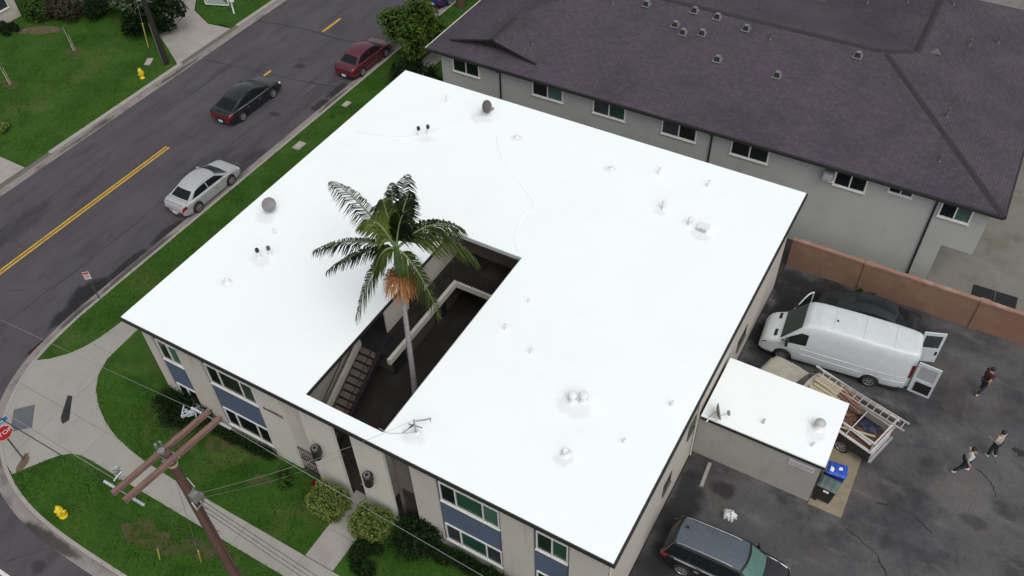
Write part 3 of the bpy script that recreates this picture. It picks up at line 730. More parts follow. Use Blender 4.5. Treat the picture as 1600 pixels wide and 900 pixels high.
wall(7.70, FY + 0.14, 8.83, FY + 0.25, mat='stucco')
wall(LX, FY + 0.25, LX + 0.2, BY); wall(LX + .2, BY - 0.2, RX - .2, BY); wall(RX - 0.2, FY + 0.25, RX, BY, mat='stucco')
def window(par, o, ux, w, h, splits, panes, depth=0.07, fr=0.055, mat='window_white', name='window'):
    """framed window: o = lower-left corner on the wall face, ux = unit vector along the wall (to the viewer's right), splits = inner mullion positions 0..1"""
    ux = Vector(ux); nrm = ux.cross(Vector((0, 0, 1))); o = Vector(o); uz = Vector((0, 0, 1))
    mb = MB()
    def b(a0, a1, z0, z1, d0, d1): mb.obox(o + ux * (a0 + a1) / 2 + uz * (z0 + z1) / 2 + nrm * (d0 + d1) / 2, ux * (a1 - a0) / 2, nrm * (d1 - d0) / 2, uz * (z1 - z0) / 2)
    b(0, w, 0, fr, 0, depth); b(0, w, h - fr, h, 0, depth); b(0, fr, fr, h - fr, 0, depth); b(w - fr, w, fr, h - fr, 0, depth)
    xs = [fr] + [s * w for s in splits] + [w - fr]
    for s in splits: b(s * w - fr * .45, s * w + fr * .45, fr, h - fr, 0, depth * 0.9)
    win = mb.build(name, mat, par)
    MB().obox(o + ux * w / 2 - uz * 0.02 + nrm * (depth * 0.5 + .02), ux * (w / 2 + 0.03), nrm * (depth * 0.5 + 0.02), uz * 0.018).build('sill', mat, win)
    for i in range(len(xs) - 1):
        a0 = xs[i] + (fr * .45 if i else 0); a1 = xs[i + 1] - (fr * .45 if i < len(xs) - 2 else 0)
        dd = depth * (0.25 if i % 2 else 0.4)
        MB().obox(o + ux * (a0 + a1) / 2 + uz * h / 2 + nrm * dd, ux * (a1 - a0) / 2, nrm * 0.006, uz * (h / 2 - fr)).build('pane', panes[i % len(panes)], win)
    return win
def bay(x0, x1, splits, pup, plo, zlo=0.46):
    y = FY + 0.13
    wall(x0, y, x1, y + 0.12, mat='stucco')
    MB().box(x0 + .004, y - 0.03, 1.73, x1 - .004, y, 3.40).build('infill_panel', 'blue_panel', apt)
    wall(x0, FY + 0.03, x1, y - 0.004, -0.1, zlo - 0.03, 'stucco')
    for xx in (x0, x1 - 0.05): MB().box(xx + (.003 if xx == x0 else -.003), y - 0.05, zlo - .02, xx + 0.05 + (.003 if xx == x0 else -.003), y - 0.031, WH - 0.02).build('trim', 'blue_panel', apt)
    window(apt, (x0 + 0.09, y, 3.42), (1, 0, 0), x1 - x0 - 0.18, 1.27, splits, pup)
    window(apt, (x0 + 0.09, y, zlo), (1, 0, 0), x1 - x0 - 0.18, 1.24, splits, plo)
    MB().box(x0 + .05, y - 0.03, 4.71, x1 - .05, y, WH - .02).build('infill_panel', 'blue_panel', apt)
bay(0.80, 2.20, [0.5], ['pane_dark', 'pane_teal'], ['pane_dark', 'pane_dark'])
bay(3.55, 6.30, [0.27, 0.73], ['pane_dark', 'pane_dark', 'pane_slate'], ['pane_dark', 'pane_dark', 'pane_dark'])
bay(14.97, 17.68, [0.27, 0.73], ['pane_dark', 'pane_green', 'pane_teal'], ['pane_slate', 'pane_green', 'pane_slate'])
bay(18.99, 20.42, [0.5], ['pane_dark', 'pane_green'], ['pane_dark', 'pane_dark'])
# side wall towards the parking lot: small windows and the downpipe at the corner
for yy, zz, w, h in ((14.05, 1.35, 1.2, 0.75), (14.05, 4.0, 1.2, 0.8), (7.9, 2.4, 0.75, 0.9), (5.6, 1.5, 0.8, 0.75), (5.6, 4.0, .8, .8)):
    window(apt, (RX, yy, zz), (0, 1, 0), w, h, [0.5], ['pane_dark', 'pane_dark'], 0.03, 0.03, 'dish_dark')
MB().tube([(RX + 0.05, 0.46, 5.6), (RX + 0.05, 0.46, 0.1)], 0.045, 8).build('downpipe', 'stucco_light', apt, 60)
MB().tube([(RX + 0.05, 8.85, 5.6), (RX + 0.05, 8.85, 0.1)], 0.04, 8).build('downpipe', 'stucco_light', apt, 60)
MB().box(10.36, FY + .56, .006, 12.0, 3.1, .03).build('entry_floor', 'concrete', apt)
# row of small dark letters on the front wall (too small to read): a thin mounting rail with letter blocks
mb = MB(); mb.box(6.62, FY - 0.02, 3.62, 7.66, FY - 0.003, 3.67)
x = 6.64
while x < 7.60:
    w = random.choice((0.05, 0.065, 0.075)); mb.box(x, FY - 0.045, 3.675, x + w, FY - 0.02, 3.675 + random.choice((0.09, 0.13))); x += w + 0.028
mb.build('lettering', 'stair_brown', apt)
# entry: wrought-iron gate in the recessed bay
gate = MB()
for k in range(9): gate.tube([(7.80 + k * 0.12, FY + 0.06, 0.05), (7.80 + k * 0.12, FY + 0.06, 1.62)], 0.012, 6)
for zz in (0.12, 0.85, 1.6): gate.bar((7.76, FY + 0.06, zz), (8.79, FY + 0.06, zz), 0.03, 0.035)
gate = gate.build('gate', 'black_iron', apt)
mb = MB()
for cx, cz in ((8.02, 1.2), (8.28, 1.2), (8.54, 1.2), (8.15, 0.48), (8.41, 0.48)):
    mb.tube([(cx + 0.1 * math.cos(t * math.pi / 5), FY + 0.03, cz + 0.1 * math.sin(t * math.pi / 5)) for t in range(11)], 0.012, 6)
mb.build('scroll', 'black_iron', gate)
# courtyard
CX0, CX1, CY1 = 7.10, 14.70, 12.60
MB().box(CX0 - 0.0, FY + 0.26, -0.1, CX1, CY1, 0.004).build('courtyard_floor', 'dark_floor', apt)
wall(CX0 - 0.2, FY + 0.26, CX0 - 0.002, 6.5, 0.01); wall(CX0 - .2, 6.5, 8.25, CY1 + 0.2, 2.70, WH, 'stucco_light'); wall(CX0 - .2, 6.5, 8.2, CY1 + 0.2, 0.01, 2.695, 'stair_brown'); wall(CX1 + 0.002, FY + 0.26, CX1 + 0.2, CY1 + 0.2, 0.01); wall(8.252, CY1 + 0.002, CX1, CY1 + 0.2, 0.01, WH, 'stair_brown')  # far and under-walkway walls coloured dark to carry the courtyard's shade
SZ = 2.92
mb = MB(); mb.box(CX0 + .002, 5.42, SZ - 0.22, 9.13, 6.498, SZ - 0.01, 1); mb.box(8.252, 6.498, SZ - 0.22, 9.13, CY1 - .002, SZ - 0.01); mb.box(9.13, 10.67, SZ - 0.22, CX1 - .002, CY1 - .002, SZ - 0.01)
walk = mb.build('walkway', ['dark_floor', 'interior_dark'], apt)  # landing floor near-black, the recess's shade put into its colour
mb = MB(); mb.box(9.132, 5.20, SZ - 0.26, 9.30, 10.50, SZ + 0.06); mb.box(9.132, 10.50, SZ - 0.26, CX1 - .004, 10.666, SZ + 0.06)
mb.build('walkway_edge', 'stucco_light', walk)
rail = MB()
rail.bar((9.14, 5.30, SZ + 1.02), (9.14, 10.58, SZ + 1.02), 0.045, 0.04); rail.bar((9.14, 10.58, SZ + 1.02), (CX1 - .05, 10.58, SZ + 1.02), 0.045, 0.04)
rail.bar((9.14, 5.30, SZ + 0.16), (9.14, 10.58, SZ + 0.16), 0.03, 0.03); rail.bar((9.14, 10.58, SZ + 0.16), (CX1 - .05, 10.58, SZ + 0.16), 0.03, 0.03)
rail = rail.build('railing', 'black_iron', apt)
bal = None
for k in range(33):
    yy = 5.34 + k * 0.16
    if bal is None: bal = MB().box(-0.011, -0.011, 0, 0.011, 0.011, 0.98).build('baluster', 'black_iron', rail, loc=(9.14, yy, SZ + 0.04)); continue
    link('baluster', bal.data, rail, (9.14, yy, SZ + 0.04))
for k in range(1, 34): link('baluster', bal.data, rail, (9.14 + k * 0.16, 10.58, SZ + 0.04))
# stair along the left courtyard wall
N = 15; y_top, rise, run = 5.42, SZ / 15, 0.285
st = MB()
st.add([(CX0 + 0.32, y_top, SZ - 0.02), (CX0 + 0.32, y_top, SZ - 0.34), (CX0 + 0.32, y_top - N * run, 0.02), (CX0 + 0.32, y_top - N * run - 0.02, 0.28)] + [(CX0 + 0.50, a, b) for a, b in ((y_top, SZ - 0.02), (y_top, SZ - 0.34), (y_top - N * run, 0.02), (y_top - N * run - 0.02, 0.28))],
       [(0, 1, 2, 3), (7, 6, 5, 4), (0, 3, 7, 4), (1, 5, 6, 2), (0, 4, 5, 1), (2, 6, 7, 3)])
st.v = [(x, y, z + 0.26) for x, y, z in st.v]
stair = st.build('stair', 'stucco', apt)
st2 = MB(); st2.v = [(x + 1.08, y, z - 0.18) for x, y, z in st.v]; st2.f = list(st.f); st2.mi = list(st.mi); st2.build('stringer', 'black_iron', stair)
for k in range(N):
    yy = y_top - (k + 1) * run; zz = SZ - (k + 1) * rise + 0.01
    MB().box(CX0 + 0.51, yy, zz - 0.05, CX0 + 1.39, yy + run + 0.03, zz).build('tread', 'stair_brown', stair)
    MB().box(CX0 + 0.51, yy + run - 0.01, zz - 0.0 + 0.002, CX0 + 1.39, yy + run + 0.02, zz + rise - 0.052).build('riser', 'dark_floor', stair)
mb = MB(); mb.tube([(CX0 + 1.5, y_top, SZ + 0.95), (CX0 + 1.5, y_top - N * run, 0.95)], 0.022, 6); mb.tube([(CX0 + 0.26, y_top, SZ + 0.75), (CX0 + 0.26, y_top - N * run, 0.75)], 0.025, 6)
for k in range(14): mb.tube([(CX0 + 1.5, y_top - k * run * 1.1, SZ - k * rise * 1.1 + 0.02), (CX0 + 1.5, y_top - k * run * 1.1, SZ - k * rise * 1.1 + 0.95)], 0.011, 5)
mb.build('handrail', 'black_iron', stair)
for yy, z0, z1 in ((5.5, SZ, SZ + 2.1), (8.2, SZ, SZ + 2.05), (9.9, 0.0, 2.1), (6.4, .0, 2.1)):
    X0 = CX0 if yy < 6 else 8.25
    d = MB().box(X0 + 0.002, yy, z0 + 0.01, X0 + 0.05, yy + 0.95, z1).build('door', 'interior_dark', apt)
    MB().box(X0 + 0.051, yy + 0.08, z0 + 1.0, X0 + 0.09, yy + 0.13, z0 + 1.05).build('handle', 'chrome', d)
d = MB().box(7.14, 6.45, SZ + .01, 8.2, 6.498, WH - .2).build('door', 'interior_dark', apt); MB().box(7.85, 6.41, SZ + 1.0, 7.9, 6.449, SZ + 1.05).build('handle', 'chrome', d)  # dark panel added on the recess wall to deepen its shade
for xx, z0 in ((9.4, SZ), (12.4, SZ), (9.4, 0), (12.4, 0)):
    d = MB().box(xx, CY1 - 0.05, z0 + 0.012, xx + 0.95, CY1 - 0.001, z0 + 2.08).build('door', 'stair_brown', apt)
    MB().box(xx + .8, CY1 - 0.09, z0 + 1.0, xx + .85, CY1 - 0.051, z0 + 1.05).build('handle', 'chrome', d)
    window(apt, (xx + 1.3, CY1, z0 + 0.95), (1, 0, 0), 1.2, 1.1, [0.5], ['pane_dark', 'pane_slate'])
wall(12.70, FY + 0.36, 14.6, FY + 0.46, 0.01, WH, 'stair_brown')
MB().box(12.95, FY + 0.32, 0.02, 13.75, FY + 0.359, 2.1).build('door', 'dark_floor', apt)
mb = MB(); mb.box(13.55, 2.2, 0.0, 14.66, 4.9, 0.30); mb.box(10.35, 3.2, .005, 12.6, 6.4, .28); mb.build('planter', 'stucco', apt)

# roof vents, pipes and cables (fixed to the roof)
def pipe(x, y, h, r, mat='vent_white', cap=None, par=roof, z=H_, name='vent_pipe'):
    o = MB().lathe([(r * 1.7, 0.004), (r * 1.5, 0.02), (r * 1.1, 0.05), (r, 0.1), (r, h), (r * .8, h), (r * .8, h - 0.06), (0, h - .06)], 14, (0, 0, 0)).build(name, mat, par, 40, (x, y, z))
    if cap: MB().lathe([(0, h + .09), (r * 1.2, h + 0.075), (r * 1.45, h + 0.02), (r * 1.45, h - 0.09), (r * 1.2, h - 0.09)], 14, (x, y, z)).build('vent_cap', cap, par, 40)
    return o
for x, y, h, r, mt, cp in ((8.38, 18.05, .10, .075, 'vent_white', None), (13.54, 17.97, .10, .07, 'vent_white', None), (15.69, 18.67, .35, .05, 'vent_white', None), (18.05, 18.86, .35, .05, 'vent_white', None),
        (16.85, 16.46, .42, .075, 'vent_white', 'vent_white'), (18.28, 16.02, .36, .07, 'vent_white', 'vent_white'), (18.10, 5.05, .42, .11, 'vent_white', 'vent_white'), (18.46, 5.22, .42, .11, 'vent_white', 'vent_white'),
        (18.95, 2.91, .18, .13, 'vent_white', None), (14.18, 6.90, .30, .05, 'vent_white', None), (15.66, 6.32, .28, .045, 'vent_white', None), (21.36, 6.60, .28, .05, 'vent_white', None), (2.54, 3.58, .16, .12, 'vent_white', None),
        (20.51, 4.31, .22, .04, 'vent_white', None), (3.64, 18.99, .40, .045, 'vent_white', None), (2.3, 6.9, .25, .04, 'vent_white', None), (14.3, 8.6, .2, .04, 'vent_white', None)):
    pipe(x, y, h, r, mt, cp)
for x, y in ((3.97, 15.93), (2.70, 5.40)):                     # twin black-capped pipes
    for d in (0, 1):
        pipe(x + 0.34 * d + (0 if x > 3 else .0), y + 0.33 * d, 0.42, 0.06, 'vent_white', 'black_plastic' if x > 3 or d == 0 else 'dish_dark')
mb = MB(); mb.box(18.72, 15.78, 6.002, 19.12, 16.14, 6.24); mb.box(18.69, 15.75, 6.24, 19.15, 16.17, 6.27)
v = mb.build('box_vent', 'vent_white', roof); MB().box(18.76, 15.765, 6.05, 19.08, 15.779, 6.2).build('louvre', 'vent_grey', v)
def cable(pts, r, mat, par=roof, name='cable', k=8): return MB().tube(catmull(pts, k), r, 6).build(name, mat, par, 60)
cable([(0.9, 14.6, 6.02), (2.3, 15.0, 6.02), (3.3, 15.4, 6.02), (4.1, 16.1, 6.02), (5.0, 17.4, 6.02), (5.9, 18.9, 6.03)], 0.010, 'vent_white')
cable([(7.3, 17.8, 6.0), (8.6, 16.2, 6.0), (10.4, 14.9, 6.0), (11.6, 13.9, 6.0), (11.5, 13.0, 6.0), (11.9, 11.6, 6.0), (12.5, 10.9, 6.0)], 0.02, 'roof_white', name='membrane_seam')
cable([(2.6, 11.2, 6.0), (4.4, 10.4, 6.0), (6.6, 9.9, 6.0), (8.6, 9.6, 6.0)], 0.016, 'roof_white', name='membrane_seam')
cable([(12.55, 0.62, 6.02), (13.0, 0.62, 6.02), (13.5, 0.9, 6.02), (13.8, 1.1, 6.05)], 0.012, 'vent_grey')

# ================================================================ THE NEIGHBOURING BUILDING
nb = thing('neighbour_building', 'grey stucco building with dark purple shingle hip roof', 'building')
S, ZE, EX, EY, WX = 0.276, 5.5, 30.23, 23.60, -0.80
hp = 7.62
P1 = (EX - hp, EY + hp, ZE + S * hp); P0 = (WX + hp, EY + hp, ZE + S * hp)
b2 = 6.23; P2 = (EX - b2, EY + 2 * hp - b2, ZE + S * b2); YN = 43.0
P3 = (EX - b2, YN - b2 * 0.55, ZE + S * b2)
NB_ = EY + 2 * hp
faces = [[(WX, EY, ZE), (EX, EY, ZE), P1, P0], [(WX, NB_, ZE), (WX, EY, ZE), P0], [P0, P1, P2, (EX - 2 * b2, NB_, ZE), (WX, NB_, ZE)],
         [(EX, EY, ZE), (EX, YN, ZE), P3, P2, P1], [P2, P3, (EX - 2 * b2, YN, ZE), (EX - 2 * b2, NB_, ZE)], [(EX, YN, ZE), (EX - 2 * b2, YN, ZE), P3]]
def roof_mesh(name, faces, mat, par):
    me = bpy.data.meshes.new(name); vs = []; fs = []; uvs = []
    for f in faces:
        f = [Vector(q) for q in f]
        n = (f[1] - f[0]).cross(f[2] - f[0]).normalized()
        if n.z < 0: f = f[::-1]; n = -n
        u = Vector((0, 0, 1)).cross(n).normalized() if abs(n.z) < .9999 else Vector((1, 0, 0)); v = n.cross(u)
        fs.append(tuple(range(len(vs), len(vs) + len(f)))); vs += f; uvs += [(q.dot(u), q.dot(v)) for q in f]
    me.from_pydata(vs, [], fs)
    ul = me.uv_layers.new(name='UVMap')
    k = 0
    for poly in me.polygons:
        for li in poly.loop_indices: ul.data[li].uv = uvs[k]; k += 1
    me.materials.append(MAT[mat]); me.update()
    return link(name, me, par)
nroof = roof_mesh('roof', faces, 'shingle', nb)
# gablet at the street end
gy, gx, gz = 24.85, 3.10, 6.575
def ws(x): return ZE + S * (x - WX)
gl = (0.44, gy, ws(0.44)); gr = (5.76, gy, ws(0.44)); ga = (gx, gy, gz); gb = (gx, EY + (gz - ZE) / S, gz)
up_ = 0.006
ov = -0.34
roof_mesh('gablet_roof', [[(gl[0] - .16, gl[1] + ov, gl[2] + up_), (gx, gy + ov, gz + up_), (gx, gb[1], gz + up_), (gl[0], gl[1], gl[2] + up_)], [(gx, gy + ov, gz + up_), (gr[0] + .16, gr[1] + ov, gr[2] + up_), (gr[0], gr[1], gr[2] + up_), (gx, gb[1], gz + up_)]], 'shingle', nroof)
MB().add([gl, gr, (gx, gy, gz - .02)], [(0, 1, 2)]).build('gablet_wall', 'fascia_dark', nroof)  # near-black colour carries the shadow under the gable overhang
mb = MB(); mb.bar((gl[0] - .16, gy + ov, gl[2] - .05), (gx, gy + ov, gz - .05), 0.03, 0.1); mb.bar((gx, gy + ov, gz - .05), (gr[0] + .16, gy + ov, gr[2] - .05), 0.03, 0.1); mb.build('bargeboard', 'fascia_dark', nroof)
# ridge and hip caps: overlapping bent pieces
capm = MB(); capm.add([(-0.17, -0.16, -0.035), (0, -0.16, 0.028), (0.17, -0.16, -0.035), (-0.17, 0.16, -0.045), (0, 0.16, 0.012), (0.17, 0.16, -0.045)], [(0, 1, 4, 3), (1, 2, 5, 4), (0, 2, 1)])
capo = None
def caps(a, b):
    global capo
    a, b = Vector(a), Vector(b); d = b - a; n = int(d.length / 0.30); d.normalize()
    side = d.cross(Vector((0, 0, 1))).normalized(); upv = side.cross(d)
    M = Matrix((side, d, upv)).transposed().to_4x4()
    for i in range(n):
        p = a + d * (i * 0.30 + .15)
        if capo is None: capo = capm.build('ridge_tile', 'ridge_cap', nroof); o = capo
        else: o = link('ridge_tile', capo.data, nroof)
        M2 = M.copy(); M2.translation = p + Vector((0, 0, 0.02)); o.matrix_basis = M2
caps((9.6, P0[1], P0[2]), P1); caps((EX, EY, ZE), P1); caps(P1, P2); caps(P2, (P2[0], 40.5, P2[2])); caps((gx, gy + ov, gz), gb)
# eaves: dark gutter, soffit
mb = MB(); mb.box(WX - 0.02, EY - 0.10, ZE - 0.16, EX + 0.02, EY - 0.004, ZE - 0.012); mb.box(EX + .004, EY - 0.002, ZE - 0.16, EX + 0.10, YN, ZE - 0.012); mb.build('gutter', 'fascia_dark', nb)
MB().box(WX - 0.08, EY + 0.002, ZE - 0.15, WX - 0.004, NB_, ZE - 0.012).build('fascia', 'stucco_light', nb)
mb = MB(); mb.box(WX, EY + 0.003, ZE - 0.14, EX, NB_ - .01, ZE - 0.05); mb.build('soffit', 'soffit', nb)
NY = 24.0
def nwall(x0, y0, x1, y1, z0=-0.1, z1=ZE - 0.145): return MB().box(x0, y0, z0, x1, y1, z1).build('wall', 'stucco_grey', nb)
nwall(-0.10, NY, 28.36, NY + 0.2); nwall(28.36, NY, 29.76, NY + 0.2, 2.58); nwall(-0.10, NY + 0.2, 0.10, NB_ - .5)
nwall(29.56, NY + 0.2, 29.76, 42.5, 2.58); nwall(28.16, NY + 0.2, 28.36, 42.5, -.1, 2.575); nwall(18.3, NB_, 18.5, 42.5)
MB().box(28.37, NY + .21, 2.58, 29.55, 42.4, 2.66).build('carport_ceiling', 'soffit', nb)
for x0, x1, pn in ((0.72, 2.51, ['pane_dark', 'pane_dark']), (5.95, 7.88, ['pane_dark', 'pane_teal']), (9.69, 11.62, ['pane_slate', 'pane_green']), (13.69, 15.63, ['pane_slate', 'pane_dark']), (17.48, 19.46, ['pane_dark', 'pane_dark']), (22.75, 24.29, ['pane_dark', 'pane_dark']), (27.66, 29.06, ['pane_dark', 'pane_teal'])):
    window(nb, (x0, NY, 4.22), (1, 0, 0), x1 - x0, 1.02, [0.5], pn, 0.06, 0.07)
window(nb, (25.25, NY, 4.74), (1, 0, 0), 1.12, 0.5, [0.5], ['pane_dark', 'pane_slate'], 0.06, 0.06)
window(nb, (22.22, NY, 4.35), (1, 0, 0), 0.52, 0.9, [], ['pane_slate'], 0.06, 0.05)
mb = MB(); mb.box(22.24, NY - 0.42, 4.62, 22.72, NY - 0.064, 5.02); ac = mb.build('air_conditioner', 'dish_grey', nb)
for k in range(6): MB().box(22.27, NY - 0.43, 4.66 + k * 0.055, 22.69, NY - 0.421, 4.685 + k * 0.055).build('louvre', 'vent_grey', ac)
for xx, z0 in ((16.44, 0.1), (27.45, 0.1), (3.9, 0.1)):
    MB().tube([(xx, EY - 0.05, ZE - 0.16), (xx, EY + 0.02, ZE - 0.28), (xx, NY - 0.06, ZE - 0.45), (xx, NY - 0.06, z0)], 0.05, 8).build('downpipe', 'fascia_dark', nb, 60)
# roof furniture of the neighbour
def rz_(x, y):
    zs = [ZE + S * (y - EY), ZE + S * (EX - x), ZE + S * (x - WX)] if y < EY + hp else [ZE + S * (EX - x), max(ZE + S * (NB_ - y), ZE + S * (x - (EX - 2 * b2)) if x > EX - 2 * b2 else 0)]
    return min(zs)
def box_vent(x, y, sx=0.34, sy=0.32, h=0.2):
    z = rz_(x, y)
    mb = MB(); mb.add([(-sx / 2 - .06, -sy / 2 - .10, -.04), (sx / 2 + .06, -sy / 2 - .10, -.04), (sx / 2 + .06, sy / 2 + .06, .045), (-sx / 2 - .06, sy / 2 + .06, .045)], [(0, 1, 2, 3)], 1)
    mb.add([(-sx / 2, -sy / 2, -.02), (sx / 2, -sy / 2, -.02), (sx / 2, sy / 2, .02), (-sx / 2, sy / 2, .02), (-sx * .32, -sy * .2, h), (sx * .32, -sy * .2, h), (sx * .36, sy * .45, h + .02), (-sx * .36, sy * .45, h + .02)], [(4, 5, 6, 7), (1, 2, 6, 5), (2, 3, 7, 6), (3, 0, 4, 7)])
    o = mb.build('roof_vent', ['nb_vent_top', 'nb_vent'], nroof, None, (x, y, z + 0.03))
    MB().add([(-sx / 2, -sy / 2, -.02), (sx / 2, -sy / 2, -.02), (sx * .32, -sy * .2, h), (-sx * .32, -sy * .2, h)], [(0, 1, 2, 3)]).build('vent_mouth', 'interior_dark', nroof, None, (x, y, z + 0.03))
def iterpt(q):                                             # photo position read at z = 6.9, slid along its sight line to the roof
    cx, cy, cz = cam.matrix_world.translation; x, y = q; z = 6.9
    for _ in range(25):
        zz = rz_(x, y); t = (cz - zz) / (cz - 6.9); x = cx + (q[0] - cx) * t; y = cy + (q[1] - cy) * t
    return x, y
for q in ((9.40, 31.29), (12.10, 31.84), (13.48, 31.75), (11.73, 29.93), (12.41, 29.37), (13.36, 29.77), (15.31, 31.30), (15.03, 27.68), (18.24, 27.64), (21.36, 31.33)): box_vent(*iterpt(q))
for q, h in (((16.80, 30.86), .35), ((26.48, 27.92), .45), ((26.88, 24.3), .3), ((26.24, 35.03), .3), ((27.50, 35.88), .35), ((2.92, 25.69), .2), ((7.65, 30.48), .35), ((5.65, 24.59), .3), ((20.39, 37.07), .4), ((22.36, 38.14), .4), ((24.66, 39.0), .35), ((20.0, 37.3), .3)):
    x, y = iterpt(q); pipe(x, y, h, 0.045, 'nb_vent', 'dish_dark', nroof, rz_(x, y))
x, y = iterpt((24.79, 33.58)); z = rz_(x, y)
MB().add([(-.3, -.25, 0.02), (.35, -.25, 0.02), (.05, .35, 0.02), (0, -.2, .28)], [(0, 1, 3), (1, 2, 3), (2, 0, 3)]).build('cricket_vent', 'nb_vent_top', nroof, None, (x, y, z))
x, y = iterpt((15.21, 33.65)); z = rz_(x, y)
mb = MB(); mb.tube([(x, y, z), (x, y, z + .9)], 0.025, 6); mb.tube([(x, y, z + .85), (x + .5, y + .1, z + .85)], 0.02, 6); mb.box(x + .3, y - .05, z + .75, x + .6, y + .2, z + .95); mb.build('antenna_mast', 'dish_dark', nroof)

# ================================================================ GARDEN WALL, SHED
gw = thing('garden_wall', 'terracotta painted block wall between parking lot and grey building', 'wall', (21.92, 21.95, 0))
XP = [0.0, 3.75, 9.05, 14.9, 20.8]
for i in range(len(XP) - 1):
    MB().box(XP[i] + (0.18 if i else 0), 0.02, -0.1, XP[i + 1] - 0.18, 0.19, 1.70).build('wall_panel', 'terracotta', gw)
    MB().box(XP[i] + (0.18 if i else 0), -0.005, 1.703, XP[i + 1] - 0.18, 0.215, 1.80).build('coping', 'terracotta_cap', gw)
blk = None
for i in range(1, len(XP)):
    for k in range(9):
        for dx in ((-0.09, 0.09) if k % 2 else (0.0,)):
            w = 0.086 if k % 2 else 0.177
            MB().box(-w, -0.03, 0.004, w, 0.24, 0.192).build('block', 'terracotta', gw, None, (XP[i] + dx, random.uniform(-.004, .004), k * 0.2 - 0.1))
    MB().box(XP[i] - 0.21, -0.05, 1.703, XP[i] + 0.21, 0.26, 1.82).build('pillar_cap', 'terracotta_cap', gw)
shed = thing('shed', 'small beige stucco shed with flat white roof attached beside the parking lot', 'shed', (22.0, 9.05, 0))
SR = MB().box(-0.03, 0, 2.69, 5.03, 3.42, 2.75).build('roof', 'roof_white', shed)
MB().box(-.02, 0.015, 2.50, 5.015, 3.405, 2.688).build('fascia', 'fascia_dark', shed)
mb = MB(); mb.box(-0.1, 0.10, -0.1, 4.92, 0.25, 2.498); mb.build('wall', 'stucco_shed', shed)
mb = MB(); mb.box(4.77, 0.252, -0.1, 4.92, 3.32, 2.498); mb.build('wall', 'stucco_shed', shed)
mb = MB(); mb.box(-0.1, 3.17, -0.1, 4.768, 3.32, 2.498); mb.build('wall', 'stucco_shed', shed)
pipe(4.28, 1.66, 0.34, 0.16, 'vent_white', None, SR, 2.75, 'flue'); MB().lathe([(0.0, .46), (.14, .44), (.21, .38), (.21, .34), (.1, .30), (0, .30)], 18, (4.28, 1.66, 2.75)).build('flue_cap', 'vent_grey', SR, 50)
pipe(4.32, 0.72, 0.22, 0.05, 'vent_white', None, SR, 2.75); pipe(2.28, 0.85, 0.25, 0.04, 'vent_grey', None, SR, 2.75)
mb = MB(); mb.box(3.70, 0.075, 1.92, 4.72, 0.099, 2.24); sg = mb.build('sign', 'sign_faded', shed)
mb = MB()
for r_ in range(2):
    x = 3.78
    while x < 4.6:
        w = random.uniform(.05, .13); mb.box(x, 0.069, 2.10 - r_ * .11, x + w, 0.0745, 2.17 - r_ * .11); x += w + .035
mb.build('faded_print', 'print_faded', sg)
struct(MB().box(26.94, 9.02, -0.2, 28.30, 12.95, 0.03).build('concrete_pad', 'slab_tan'))

